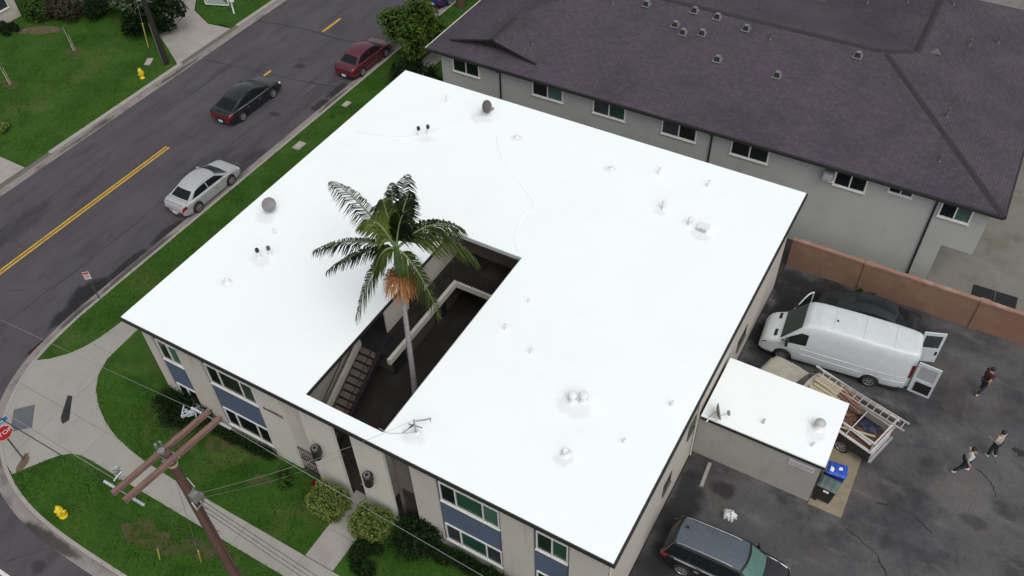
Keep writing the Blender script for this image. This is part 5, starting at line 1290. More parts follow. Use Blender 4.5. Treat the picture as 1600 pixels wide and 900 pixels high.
def face(par, mb, name, mat, z, off):
    o = mb.build(name, mat, par); m2 = fx.copy(); m2.translation = fx @ Vector((0, 0, off)) + Vector((0, 0, z)); o.matrix_basis = m2; return o
octo = lambda r: [(r * math.cos(R(22.5 + 45 * k)), r * math.sin(R(22.5 + 45 * k))) for k in range(8)]
pl_ = face(ss, MB().prism(octo(.41), 0, .012), 'plate', 'sign_white', 2.05, .04); face(ss, MB().prism(octo(.385), 0, .006), 'red_face', 'sign_red', 2.05, .053)
tx = text_mesh('STOP', .30, .004, 'sign_white', ss); m2 = fx.copy(); m2.translation = fx @ Vector((0, 0, .064)) + Vector((0, 0, 2.05)); tx.matrix_basis = m2
face(ss, MB().box(-.45, -.1, 0, .45, .1, .012), 'name_plate', 'sign_blue', 2.66, .034)
face(ss, MB().box(-.32, -.035, 0, .3, .035, .004), 'name_lettering', 'sign_white', 2.66, .0475)
MB().box(-.012, -.42, 2.79, .012, .42, 2.95).build('name_plate', 'sign_blue', ss, None, (0, 0, .03), (0, 0, R(82)))
ns = thing('parking_sign', 'faded white parking sign on a thin post at the near kerb', 'sign', (-7.98, 3.22, 0))
MB().box(-.025, -.025, -.1, .025, .025, 1.95).build('post', 'steel_post', ns)
pl2 = MB().box(.03, -.16, 1.45, .045, .16, 1.95).build('plate', 'sign_faded', ns, None, None, (0, 0, R(-48)))
MB().box(.046, -.13, 1.80, .05, .13, 1.92).build('red_band', 'sign_red', ns, None, None, (0, 0, R(-48)))
for zz in (1.56, 1.63, 1.70): MB().box(.046, -.11, zz, .049, .11, zz + .03).build('print_line', 'dish_grey', ns, None, None, (0, 0, R(-48)))
def hydrant(label, loc, rz):
    t = thing('fire_hydrant', label, 'hydrant', loc, rz, 'yellow fire hydrants')
    MB().lathe([(0, 0), (.17, 0), (.17, .05), (.13, .06), (.12, .10), (.115, .45), (.15, .47), (.15, .53), (.12, .55)], 18).build('barrel', 'hydrant_yellow', t, 40)
    MB().lathe([(.125, .55), (.13, .60), (.10, .68), (.05, .72), (.035, .73), (.035, .78), (0, .78)], 18).build('bonnet', 'hydrant_yellow', t, 40)
    MB().lathe([(0, .11), (.085, .11), (.085, .20), (.06, .20), (.06, .0)], 12, (0, 0, .38), axis='x').build('nozzle', 'hydrant_yellow', t, 40)
    for sd_ in (1, -1): MB().lathe([(.06, 0), (.06, sd_ * .17), (.075, sd_ * .17), (.075, sd_ * .22), (0, sd_ * .22)], 12, (0, 0, .36), axis='y').build('nozzle', 'hydrant_yellow', t, 40)
hydrant('yellow fire hydrant on the corner lawn in front of the wooden pole', (0.40, -6.25, 0.0), R(-60)); hydrant('yellow fire hydrant across the road beside the dark pole', (-21.35, 19.05, 0.0), R(10))
# wooden utility pole with a double cross-arm
up_t = thing('utility_pole', 'brown wooden utility pole with double cross arm in front of apartments', 'utility pole', (10.75, -5.72, 0))
PT = 2.06                     # pole fittings are built 2.06 m below their place and lifted
MB().tube([(0, 0, -.3), (0, 0, 4), (0, 0, 8), (0, 0, 11.68)], [.20, .178, .15, .125], 16).build('shaft', 'wood_pole', up_t, 40)
for k, dx in enumerate((-.25, .21)):
    MB().bar((dx - .20, -1.62, 9.44), (dx + .20, 1.72, 9.44), .135, .15).build('cross_arm', 'wood_arm', up_t)
for y0 in (-1.45, -.12, .12, 1.55): MB().tube([(-.40 + .12 * y0, y0, 9.44), (.34 + .12 * y0, y0, 9.44)], .018, 6).build('through_bolt', 'galvanised', up_t)
MB().lathe([(.143, 9.0), (.158, 9.0), (.158, 9.1), (.143, 9.1)], 16).build('pole_band', 'timber', up_t, 40)
mb = MB(); mb.box(-.1, -.2, 9.3, .1, .2, 9.36); mb.tube([(-.36, 0, 9.52), (-.36, .0, 9.75)], .05, 8); mb.tube([(-.36, .14, 9.52), (-.36, .14, 9.7)], .04, 8); mb.tube([(-.1, -.05, 9.62), (-.1, -.05, 9.72)], .1, 10); mb.build('pole_hardware', 'galvanised', up_t)
def insul(x, y, z, dx, n=5, ln=.42):
    mb = MB(); d = 1 if dx > 0 else -1
    for i in range(n): mb.lathe([(.015, d * (i * ln / n)), (.045, d * (i * ln / n + .02)), (.05, d * (i * ln / n + .045)), (.015, d * (i * ln / n + .06))], 12, (x, y, z), axis='x')
    mb.tube([(x, y, z), (x + d * ln, y, z)], .018, 6)
    return mb.build('insulator', 'insulator_glass', up_t, 50)
for y0 in (-1.45, 1.55): insul(-.38 + .12 * y0, y0, 9.44, -1); insul(.34 + .12 * y0, y0, 9.44, 1)
def clump(x, y, z, mt, n=9, s=.22):
    mb = MB()
    for _ in range(n):
        d = Vector((random.uniform(-1, 1), random.uniform(-1, 1), random.uniform(-.6, .6))) * s
        mb.tube(catmull([(x, y, z), (x + d.x, y + d.y, z + d.z), (x + d.x * 1.4, y - d.y * .3, z - d.z)], 4), .02, 5)
    return mb.build('wire_coil', mt, up_t, 60)
clump(-.62, 1.45, 9.3, 'insulator_glass', 10, .26); clump(-.75, -1.1, 9.5, 'galvanised', 7, .22)
mb = MB(); mb.box(.13, -.12, 7.25, .34, .12, 7.6); mb.tube([(.15, 0, 7.6), (.3, .1, 7.9), (.1, .12, 8.2)], .02, 6); mb.tube([(.2, -.15, 7.3), (.38, -.2, 7.1), (.3, .15, 7.0)], .03, 6); mb.box(.1, .1, 7.05, .3, .24, 7.3); mb.build('junction_box', 'galvanised', up_t)
MB().tube([(.20, .05, 9.2), (.22, .06, 4), (.24, .06, 0)], .03, 8).build('conduit', 'wood_pole', up_t)
for k in range(10): MB().tube([(.15 * (1 if k % 2 else -1), .08, 2.4 + k * .7), (.36 * (1 if k % 2 else -1), .1, 2.4 + k * .7)], .012, 6).build('pole_step', 'steel_post', up_t)
for o in [o for o in bpy.data.objects if o.parent == up_t and o.name.split('.')[0] not in ('shaft', 'conduit', 'pole_step')]: o.location.z = PT
# guy-wire guards stuck in the corner lawn
def wire(label, pts, r, mat, sag=0.0):
    P = [Vector(p) for p in pts]
    if len(P) == 2:
        a, b = P; P = [a.lerp(b, t / 14) - Vector((0, 0, sag * 4 * (t / 14) * (1 - t / 14))) for t in range(15)]
    else: P = catmull(P, 8)
    return tag(MB().tube(P, r, 6).build('overhead_wire', mat, None, 60), label, 'wire', 'overhead wires')
gp = thing('guy_wire', 'pale guy wire with yellow guard rising from the corner lawn', 'wire', (6.9, -5.0, 0))
MB().tube([(0, 0, 0), (3.7, -.7, 10.9)], .008, 5).build('strand', 'cable_pale', gp); MB().tube([(0.02, 0, .05), (.62, -.11, 1.75)], .03, 6).build('guard', 'yellow_guard', gp)
gp2 = thing('guy_wire', 'short yellow marker stake in the corner lawn nearer the side road', 'stake', (5.35, -5.7, 0))
MB().tube([(0, 0, 0), (.25, .05, .95)], .03, 6).build('guard', 'yellow_guard', gp2); MB().tube([(.25, .05, .95), (.30, .06, 1.15)], .012, 5).build('tip', 'cable_pale', gp2)
wire('upper pale overhead wire running to the far end of the cross arm', [(-26, -5.6, 11.6), (10.3, -4.17, 11.5)], .006, 'cable_pale', .3)
wire('dark overhead wire running west from the near cross arm end', [(-26, -6.9, 11.6), (10.0, -7.17, 11.5)], .015, 'cable_black', .3)
wire('pale overhead wire paired beside the dark wire at the near arm end', [(-26, -6.65, 11.8), (10.1, -7.0, 11.56)], .011, 'cable_pale', .3)
wire('dark overhead wire leaving the near arm end towards the east', [(11.5, -7.17, 11.5), (48, -8.4, 11.4)], .007, 'cable_black', .5)
wire('pale overhead wire leaving the far arm end towards the east', [(11.7, -4.17, 11.5), (48, -4.9, 11.6)], .008, 'cable_pale', .5)
for k, lb in enumerate(('uppermost', 'middle', 'lowest')):
    wire(lb + ' of the three dark communication cables leaving the junction box', [(11.05, -5.65 - .05 * k, 9.3 - .22 * k), (48, -6.6 - .1 * k, 9.4 - .3 * k)], .008, 'cable_black', .9 + .08 * k)
wire('pale service drop wire running from the pole to the roof mast', [(11.0, -5.6, 9.5), (13.75, 1.05, 6.75)], .006, 'cable_pale', .3)
wire('pale wire dipping from the pole towards the entry wall', [(10.95, -5.6, 9.2), (10.85, .22, 3.6)], .005, 'cable_pale', .25)
# far pole across the road
fp = thing('far_utility_pole', 'dark utility pole across the road beside the driveway', 'utility pole', (-21.2, 21.1, 0))
MB().tube([(0, 0, -.3), (0, 0, 5), (0, 0, 11)], [.19, .17, .14], 12).build('shaft', 'dark_pole', fp, 40)
MB().tube([(-.20, -.06, 0), (-.20, -.06, 3.0)], .06, 8).build('conduit', 'cable_pale', fp, 40)
MB().bar((-1.2, 0, 10.3), (1.2, 0, 10.3), .12, .12).build('cross_arm', 'dark_pole', fp)
mb = MB(); mb.lathe([(0, 4.0), (.22, 4.0), (.25, 4.1), (.25, 4.7), (.2, 4.8), (0, 4.8)], 14, (-.42, .1, .6)); mb.build('transformer', 'vent_grey', fp, 40)
fg = thing('guy_wire', 'guy wire with long yellow guard behind the dark pole', 'wire', (-23.9, 22.05, 0))
MB().tube([(0, 0, 0), (2.6, -.9, 9.0)], .01, 5).build('strand', 'cable_grey', fg); MB().tube([(0, 0, 0), (.62, -.21, 2.15)], .045, 6).build('guard', 'yellow_guard', fg)
wire('dark wire crossing over the far lawn, nearer the road', [(-21.2, 21.1, 10.2), (-50, 3.5, 8.8)], .02, 'cable_black', .5)
wire('dark wire crossing over the far lawn, nearer the house', [(-22.2, 21.3, 10.3), (-52, 6.0, 8.9)], .02, 'cable_black', .5)
# covers and little boxes in the verge
for (x, y, sx, sy, rz), lb in zip(((-7.05, 18.1, .26, .38, 0), (-7.15, 22.95, .2, .3, 0), (-22.45, 20.7, .22, .42, .5)), ('pale utility cover in the verge grass beside the silver sedan', 'small utility cover in the verge grass near the maroon sedan', 'white utility cover in the far lawn beside the hydrant')):
    t = thing('utility_cover', lb, 'cover', (x, y, 0), rz, 'utility covers')
    MB().box(-sx, -sy, -.05, sx, sy, .045).build('frame', 'concrete', t); MB().box(-sx + .06, -sy + .06, .0, sx - .06, sy - .06, .055).build('lid', 'utility_box', t)
# ---------------------------------------------------------------- satellite dishes
def dish(label, loc, rz, r, mat, tilt=40, base=.35, z=6.0):
    t = thing('satellite_dish', label, 'satellite dish', loc, rz, 'satellite dishes')
    prof = [(0, .0), (r * .35, .012), (r * .7, .05), (r, .11), (r * 1.01, .10), (r * .7, .035), (r * .35, -.004), (0, -.015)]
    d = MB().lathe(prof, 22).build('reflector', mat, t, 40, (.02, 0, base + .12), (0, R(90 - tilt), 0))
    MB().tube([(-.22, 0, 0.01), (-.15, 0, base * .7), (-.02, 0, base + .1)], .025, 8).build('mast', 'vent_grey', t, 40)
    mb = MB()
    for a in (0, 2.1, 4.2): mb.bar((-.22, 0, .012), (-.22 + .26 * math.cos(a), .26 * math.sin(a), .012), .05, .02)
    mb.build('base', 'vent_white', t)
    n = Vector((math.cos(R(tilt)), 0, math.sin(R(tilt)))); c = Vector((.02, 0, base + .12)); lo = c - Vector((-math.sin(R(tilt)), 0, math.cos(R(tilt)))) * r * .9
    e = c + n * r * 1.25 - Vector((-math.sin(R(tilt)), 0, math.cos(R(tilt)))) * r * .45
    MB().tube([lo, e], .015, 6).build('feed_arm', 'vent_grey', t); mb = MB(); mb.obox(e, (.05, 0, 0), (0, .09, 0), (0, 0, .05)); mb.build('receiver', 'dish_grey', t)
dish('dark grey satellite dish on the roof edge near the shingle roof', (5.97, 19.05, 6.0), R(-10), .33, 'dish_dark', 25, .3)
dish('light grey satellite dish on the roof near the road side', (1.12, 7.95, 6.0), R(-20), .34, 'dish_grey', 25, .3)
dish('grey satellite dish on the edge of the shed roof', (22.50, 9.20, 2.75), R(25), .36, 'dish_grey', 15, .30)
an = thing('service_mast', 'thin wire mast with bracket on the roof beside the courtyard', 'mast', (13.82, 1.11, 6.0))
mb = MB(); mb.tube([(0, 0, 0), (0, 0, .8)], .03, 8); mb.tube([(0, 0, .72), (.28, .26, .66), (.34, .5, .50), (.3, .52, .3)], .03, 8); mb.build('pipe', 'galvanised', an, 50)
mb = MB(); mb.tube([(-.3, 0, .35), (.25, .1, .35)], .02, 6); mb.tube([(-.1, -.2, .5), (-.15, .15, .28)], .02, 6); mb.tube([(0, 0, .5), (-.4, -.25, .05)], .012, 6); mb.build('bracket', 'dish_dark', an)
MB().lathe([(.12, .003), (.1, .03), (.04, .05)], 12).build('base', 'vent_white', an)
# ---------------------------------------------------------------- wall lanterns
for lb, x in (('black cylinder lantern on the entry panel beside the gate', 9.40), ('black cylinder lantern on the entry panel beside the doorway', 11.93)):
    t = thing('wall_lantern', lb, 'lantern', (x, FY - .10, 2.55), 0, 'entry lanterns')
    MB().lathe([(0, .0), (.15, .0), (.18, .05), (.18, .62), (.16, .64)], 20, (0, -.24, 0)).build('shade', 'black_iron', t, 40)
    MB().lathe([(.16, .64), (.19, .66), (.19, .70), (.13, .74), (.12, .72), (0, .72)], 20, (0, -.24, 0)).build('rim', 'black_iron', t, 40)
    MB().lathe([(.085, .735), (.11, .742), (.125, .735)], 20, (0, -.24, 0)).build('lens_ring', 'dish_grey', t, 40)
    MB().lathe([(0, .76), (.05, .75), (.06, .70)], 12, (0, -.24, 0)).build('finial', 'black_iron', t, 40)
    MB().box(-.06, -.10, .1, .06, -.002, .55).build('bracket', 'black_iron', t)
# ---------------------------------------------------------------- bins, bag, wheel stop, yard clutter
def bin_(label, loc, rz, body, lid, seam=True):
    t = thing('wheelie_bin', label, 'bin', loc, rz, 'wheeled bins beside the shed')
    def pr(z, f): return [(-.36 * f, -.29 * f, z), (.36 * f, -.29 * f, z), (.36 * f, .29 * f, z), (-.36 * f, .29 * f, z)]
    mb = MB(); mb.add(pr(.06, .76) + pr(1.0, 1.0) + pr(1.0, 1.06) + pr(1.05, 1.06), [(3, 2, 1, 0)] + [(i * 4 + k, i * 4 + (k + 1) % 4, i * 4 + 4 + (k + 1) % 4, i * 4 + 4 + k) for i in range(3) for k in range(4)]); mb.build('bin_body', body, t)
    def f(u, v):
        x = -.39 + .78 * u; y = -.32 + .64 * v; e = min(1, 8 * min(u, 1 - u)) * min(1, 8 * min(v, 1 - v))
        return (x, y, 1.055 + .07 * e + .012 * math.sin(u * 18) * e)
    l = MB().grid(f, 14, 12).build('lid', lid, t, 40)
    MB().tube([(-.41, -.26, .98), (-.46, -.26, 1.0), (-.46, .26, 1.0), (-.41, .26, .98)], .018, 8).build('handle', body, t)
    for sd_ in (1, -1): MB().lathe([(.0, -.03), (.11, -.03), (.11, .03), (0, .03)], 16, (-.30, sd_ * .28, .11), axis='y').build('wheel', 'rubber', t, 40)
    return t, l
_, l1 = bin_('blue recycling bin with bright blue lid behind the dark bin', (27.52, 10.38, .03), R(6), 'bin_blue_dark', 'bin_blue')
mb = MB(); mb.sheet([(-.28, -.2), (-.14, -.24), (-.12, -.02), (-.26, .04)], 1.137); mb.sheet([(.04, -.06), (.2, -.02), (.16, .12), (.06, .1)], 1.138); mb.build('sticker', 'sign_white', l1)
_, l2 = bin_('black bin with grey green lid at the corner of the shed', (27.42, 9.58, .03), R(-4), 'bin_black', 'bin_green')
MB().box(-.1, -.345, .86, .12, -.30, .93).build('logo', 'sign_white', l2)
bg = MB(); ph = [random.uniform(0, 6) for _ in range(9)]
def bagf(u, v):
    a = 2 * math.pi * u; b = v * math.pi / 2
    r = .27 * (1 + .16 * math.sin(5 * a + ph[0]) + .10 * math.sin(9 * a + ph[1] + 3 * v) + .07 * math.sin(13 * a + ph[2])) * math.cos(b) ** .6
    return Vector((r * math.cos(a), r * .9 * math.sin(a), .24 * math.sin(b) * (1 + .22 * math.sin(4 * a + ph[3])) + .02))
bg.grid(bagf, 48, 10); bag = bg.build('plastic_bag', 'bag_white', None, 50, (24.37, 6.97, -.02)); tag(bag, 'crumpled white plastic bag lying on the parking lot asphalt', 'bag')
wsx = MB(); wsx.add([(-.09, -.62, 0), (.09, -.62, 0), (.09, .62, 0), (-.09, .62, 0), (-.05, -.60, .11), (.05, -.60, .11), (.05, .60, .11), (-.05, .60, .11)], [(0, 3, 2, 1), (4, 5, 6, 7), (0, 1, 5, 4), (1, 2, 6, 5), (2, 3, 7, 6), (3, 0, 4, 7)])
tag(wsx.build('wheel_stop', 'concrete', None, None, (22.82, 8.30, -.02), (0, 0, R(4))), 'pale concrete wheel stop on the asphalt by the shed', 'wheel stop')
pt_ = thing('drain_grate', 'black slatted grate lying on the yard concrete behind the wall', 'grate', (31.55, 24.45, 0.0), R(1))
MB().box(-1.02, -.55, .0, 1.02, .55, .03).build('base', 'mat_black', pt_)
for k in range(20): MB().box(-.96 + k * .1, -.52, .032, -.91 + k * .1, .52, .07).build('slat', 'mat_black', pt_)
MB().box(-.02, -.54, .033, .02, .54, .085).build('divider', 'dish_dark', pt_)
tp = thing('folded_tarp', 'blue and white folded tarp lying beside the terracotta wall top', 'tarp', (29.85, 23.95, 0), R(-10))
MB().grid(lambda u, v: (-.45 + .9 * u, -.14 + .24 * v, .10 + .05 * math.sin(9 * u) * math.sin(5 * v) - .09 * (abs(2 * v - 1) ** 4)), 16, 6).build('blue_fold', 'bin_blue', tp, 40)
MB().grid(lambda u, v: (-.40 + .85 * u, -.30 + .17 * v, .06 + .03 * math.sin(11 * u)), 14, 4).build('white_fold', 'bag_white', tp, 40)

# ================================================================ PALM
CAM = cam.matrix_world.translation
F_PX = 1372.43
def at_px(px, py, z):                       # where the sight line through a photo pixel meets height z (used once, for placing)
    d = fw + rt * ((px - 800) / F_PX) - up * ((py - 450) / F_PX); t = (z - CAM.z) / d.z
    return CAM + d * t
palm = thing('palm_tree', 'tall palm with dark feathery fronds and orange flower skirt in the courtyard', 'palm', (11.07, 4.31, 0.0))
PB = Vector((11.07, 4.31, 0))
tr = [Vector((0, 0, .2)), Vector((.05, .03, 2)), Vector((.12, .08, 4)), Vector((.16, .12, 6)), Vector((.20, .16, 8.0)), Vector((.24, .20, 9.75))]
pts = catmull(tr, 16)
MB().tube(pts, [(.14 + .06 * math.exp(-i * .25) - .0008 * i) * (1 + .07 * (i % 2 == 0)) for i in range(len(pts))], 16).build('trunk', 'palm_trunk', palm, 60)
cs = Vector((.24, .20, 9.75)); ct = Vector((.26, .22, 11.25))
MB().tube([cs, cs.lerp(ct, .25), cs.lerp(ct, .6), ct], [.14, .17, .145, .09], 14).build('crownshaft', 'palm_shaft', palm, 60)
def frond(tip, lift, lw=1.0, n=44, start=None, var0=0.0, twist=0.0):
    """feather frond from the crown to the given tip (local), rachis arching by lift"""
    a = start or (ct + Vector((0, 0, -.15))); b = Vector(tip)
    mid = a.lerp(b, .5) + Vector((0, 0, lift))
    cv = [a * (1 - t) ** 2 + mid * 2 * t * (1 - t) + b * t * t for t in (i / 24 for i in range(25))]
    def ev(t):
        k = min(int(t * 24), 23); return cv[k].lerp(cv[k + 1], t * 24 - k)
    fr = MB().tube(cv, [.045 - .037 * i / 24 for i in range(25)], 6).build('frond', 'rachis', palm, 60)
    V = []; F = []; va = []
    for i in range(n):
        t = .14 + .85 * i / (n - 1); p = ev(t); d = (ev(min(1, t + .02)) - ev(max(0, t - .02))).normalized()
        sd_ = d.cross(Vector((0, 0, 1)))
        if sd_.length < .1: sd_ = Vector((1, 0, 0))
        sd_.normalize(); upv = sd_.cross(d)
        ln = lw * .95 * (math.sin(math.pi * min(1, (t * .86 + .12))) ** .55) * random.uniform(.85, 1.1)
        for s in (1, -1):
            if random.random() < .10: continue
            dr = (sd_ * s * random.uniform(.62, .92) + d * (.42 + .4 * t) + upv * random.uniform(.0, .25) + Vector((0, 0, -.10)) + sd_ * twist).normalized()
            q0 = p; q1 = p + dr * ln * .5 + Vector((0, 0, -.03)); q2 = p + dr * ln * .95 + Vector((0, 0, -.5 * ln - random.uniform(0, .2)))
            wv = d * .034 + upv * random.uniform(-.008, .008)
            o = len(V); V += [q0 - wv * .6, q0 + wv * .6, q1 - wv, q1 + wv, q2 - wv * .15, q2 + wv * .15]
            F += [(o, o + 1, o + 3, o + 2), (o + 2, o + 3, o + 5, o + 4)]; v_ = min(1, max(0, random.gauss(.27 + var0, .2))); va += [v_, v_]
    np_mesh('leaflets', np.array([tuple(q) for q in V]), np.array(F), 'palm_leaf', fr, np.array(va))
def tip(px, py, z): return at_px(px, py, z) - PB
for px, py, z, lift, lw, v0, tw in ((517, 283, 10.4, .9, .85, -.15, 0), (636, 272, 10.9, .9, .8, -.3, 0), (612, 285, 11.3, .6, .7, -.3, 0), (741, 402, 8.9, 1.9, 1.35, .25, 0), (722, 356, 10.4, 1.2, 1.0, .0, 0), (688, 498, 8.3, 1.5, .75, .15, 0), (556, 500, 8.1, 1.4, .75, .1, 0),
        (489, 392, 9.6, .9, .62, -.25, 0), (510, 424, 9.2, .8, .55, -.25, 0), (575, 345, 11.9, .9, .9, .45, .2), (598, 312, 12.2, .4, .75, .1, 0), (630, 335, 12.3, .5, .8, -.25, 0), (585, 425, 10.4, .9, .6, .2, 0), (640, 300, 11.5, .6, .8, -.3, 0)):
    frond(tip(px, py, z), lift, lw, 66, None, v0, tw)
# orange flower skirt: thin hanging branchlets under the crownshaft
V = []; F = []; va = []
for k in range(330):
    a = random.uniform(0, 6.283); r0 = .15; el = random.uniform(-.2, .5); ln = random.uniform(.3, .8)
    p0 = cs + Vector((r0 * math.cos(a), r0 * math.sin(a), random.uniform(-.15, .05)))
    out = random.uniform(.2, .5)
    p1 = p0 + Vector((math.cos(a) * out, math.sin(a) * out, el * .25)); a2 = a + random.gauss(0, .25)
    p2 = p1 + Vector((math.cos(a2) * .16, math.sin(a2) * .16, -ln))
    w = Vector((-math.sin(a), math.cos(a), 0)) * random.uniform(.008, .02)
    o = len(V); V += [p0 - w, p0 + w, p1 - w, p1 + w, p2 - w * .6, p2 + w * .6]; F += [(o, o + 1, o + 3, o + 2), (o + 2, o + 3, o + 5, o + 4)]; v_ = random.random(); va += [v_, v_]
np_mesh('flower_skirt', np.array([tuple(q) for q in V]), np.array(F), 'palm_flower', palm, np.array(va))

# ================================================================ SHRUBS AND TREES
def shrub(label, loc, lobes, n, size, mat, name='shrub', cat='shrub', stems=4, group=None, aspect=.5, shell=.45, core='leaf_dark'):
    t = thing(name, label, cat, loc, 0, group)
    pts = blob_points(lobes, n, shell)
    pts[:, 2] = np.maximum(pts[:, 2], .03)
    leaves('crown', pts, size, mat, t, None, aspect)
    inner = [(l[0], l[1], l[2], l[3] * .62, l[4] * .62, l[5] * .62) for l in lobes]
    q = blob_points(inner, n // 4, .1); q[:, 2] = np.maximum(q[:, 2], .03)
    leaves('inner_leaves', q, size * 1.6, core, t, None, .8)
    mb = MB(); zc = max(l[2] for l in lobes)
    for k in range(stems):
        l = lobes[k % len(lobes)]; a = random.uniform(0, 6.28)
        mb.tube([(.08 * math.cos(a), .08 * math.sin(a), -.05), (l[0] * .5 + .1 * math.cos(a), l[1] * .5 + .1 * math.sin(a), l[2] * .5), (l[0], l[1], l[2])], [.03, .022, .01], 6)
    mb.build('stem', 'bark', t, 60)
    return t
def lobesgen(rx, ry, h, k, r):
    out = []
    for _ in range(k):
        out.append((random.uniform(-rx, rx), random.uniform(-ry, ry), random.uniform(h * .35, h * .8), r * random.uniform(.7, 1.2), r * random.uniform(.7, 1.2), r * random.uniform(.6, 1.0)))
    return out
def cubeish(rx, ry, h): 
    L_ = []
    for i in (-1, 0, 1):
        for j in (-1, 0, 1):
            for k in (.3, .72): L_.append((i * rx * .55 + random.uniform(-.05, .05), j * ry * .55 + random.uniform(-.05, .05), h * k, rx * .46, ry * .46, h * .28))
    return L_
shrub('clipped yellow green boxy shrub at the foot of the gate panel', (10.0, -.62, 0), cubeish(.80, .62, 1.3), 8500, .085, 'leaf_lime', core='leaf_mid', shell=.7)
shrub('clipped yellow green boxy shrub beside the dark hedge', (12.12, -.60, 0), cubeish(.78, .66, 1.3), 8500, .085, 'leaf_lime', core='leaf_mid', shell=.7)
shrub('rounded dark green shrub under the boxy lime shrub', (12.5, -1.75, 0), lobesgen(.55, .5, .6, 9, .38), 2600, .10, 'leaf_dark')
shrub('large dark round shrub in front of the doorway', (13.85, -.35, 0), lobesgen(.8, .5, 1.3, 14, .52), 4200, .11, 'leaf_dark')
shrub('low dark hedge under the three pane windows', (16.1, -.15, 0), [(-1.9 + i * .3, random.uniform(-.15, .1), .42, .42, .36, random.uniform(.34, .46)) for i in range(14)], 4600, .09, 'leaf_dark')
shrub('wide dark shrub at the apartment corner under the window', (1.55, -.25, 0), lobesgen(1.3, .5, 1.4, 20, .56), 5600, .11, 'leaf_dark')
shrub('dark shrub row below the wide apartment windows', (4.6, -.02, 0), [(-1.7 + i * .33, random.uniform(-.1, .1), .40, .36, .26, random.uniform(.3, .42)) for i in range(11)], 2800, .09, 'leaf_dark')
shrub('small red flowering plant by the gate', (8.75, -.05, 0), lobesgen(.12, .1, .35, 4, .16), 260, .08, 'leaf_red', stems=2)
shrub('bright green low clump by the gate', (7.55, -.45, 0), lobesgen(.6, .3, .3, 7, .26), 1200, .09, 'leaf_mid', stems=3)
shrub('dark planter foliage at the palm foot in the courtyard', (11.3, 5.0, .28), lobesgen(.7, .9, .8, 12, .36), 1800, .14, 'leaf_dark')
def tree(label, loc, h, r, n, size, mat, name='tree', trunk=.16, lobes=None, group=None, aspect=.4, bark='bark', core='leaf_dark'):
    t = thing(name, label, 'tree', loc, 0, group)
    lobes = lobes or [(random.gauss(0, r * .5), random.gauss(0, r * .5), h + random.gauss(0, r * .35), r * random.uniform(.4, .62), r * random.uniform(.4, .62), r * random.uniform(.34, .55)) for _ in range(13)]
    leaves('crown', blob_points(lobes, n, .35), size, mat, t, None, aspect, .35)
    leaves('inner_leaves', blob_points([(a, b, c, d * .6, e * .6, f * .6) for a, b, c, d, e, f in lobes], n // 4, .1), size * 1.3, core, t, None, .6)
    mb = MB(); mb.tube([(0, 0, -.2), (.03, .02, h * .35), (.0, .05, h * .75)], [trunk * 1.15, trunk, trunk * .7], 10)
    for l in lobes[:7]: mb.tube([(0, .03, h * .5), (l[0] * .5, l[1] * .5, (h * .5 + l[2]) / 2 + .1), l[:3]], [trunk * .5, trunk * .3, .02], 6)
    mb.build('trunk', bark, t, 60)
    return t
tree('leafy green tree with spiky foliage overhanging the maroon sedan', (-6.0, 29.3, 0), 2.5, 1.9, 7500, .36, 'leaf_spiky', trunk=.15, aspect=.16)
tree('street tree with thick mauve trunk behind the leafy tree', (-7.25, 36.9, 0), 6.2, 1.7, 2600, .2, 'leaf_mid', trunk=.30, bark='wood_pole')
for k, (x, y, lb) in enumerate(((-4.6, 27.0, 'dark shrub in the gap between both buildings'), (-2.6, 25.4, 'dark shrub under the eave of the shingle roof'), (-1.8, 22.9, 'dark low shrub behind the white roof corner'))):
    shrub(lb, (x, y, 0), lobesgen(1.1, 1.1, 1.6, 16, .65), 3600, .16, 'leaf_dark')
tag_ = ('nearest the white roof', 'second along the path', 'third along the path', 'fourth along the path', 'farthest along the path')
for k in range(5):
    shrub('green hedge shrub beside the shingle roof, ' + tag_[k], (-3.4 + .05 * k, 30.0 + 2.0 * k, 0), lobesgen(.7, .9, .8, 10, .48), 1700, .15, 'leaf_mid', group='hedge shrubs along the path')
tree('grey green broad leaved tree at the corner of the far lawn', (-26.4, 24.3, 0), 2.6, 2.1, 3200, .42, 'leaf_grey', trunk=.13, aspect=.55)
tree('dark green bushy tree beside the far driveway', (-24.6, 24.0, 0), 2.0, 1.5, 2600, .32, 'leaf_dark', trunk=.1, aspect=.5)
for k, (x, y, mt, lb) in enumerate(((-34.6, 21.4, 'leaf_mid', 'green shrub against the beige house wall'), (-33.2, 22.3, 'leaf_brown', 'dry brown shrub beside the beige house corner'), (-31.9, 22.6, 'leaf_brown', 'dry brown shrub at the middle of the far hedge'), (-30.4, 23.6, 'leaf_dark', 'dark shrub at the end of the far hedge'), (-33.0, 23.8, 'leaf_grey', 'pale green shrub behind the dry hedge'), (-29.0, 25.4, 'leaf_dark', 'dark shrub behind the grey green tree'), (-34.7, 18.9, 'leaf_dark', 'dark low shrub at the lawn edge by the house'))):
    lw_ = 'low' in lb
    shrub(lb, (x, y, 0), lobesgen(.9, .5 if lw_ else .8, .5 if lw_ else 1.3, 13, .3 if lw_ else .6), 2200, .12 if lw_ else .17, mt)
shrub('small bright green plant at the edge of the far lawn', (-24.7, 10.55, 0), lobesgen(.28, .28, .5, 7, .24), 700, .12, 'leaf_lime', core='leaf_mid')
shrub('small green weed at the foot of the terracotta wall', (25.9, 21.7, -.02), lobesgen(.5, .1, .25, 6, .16), 500, .08, 'leaf_mid')
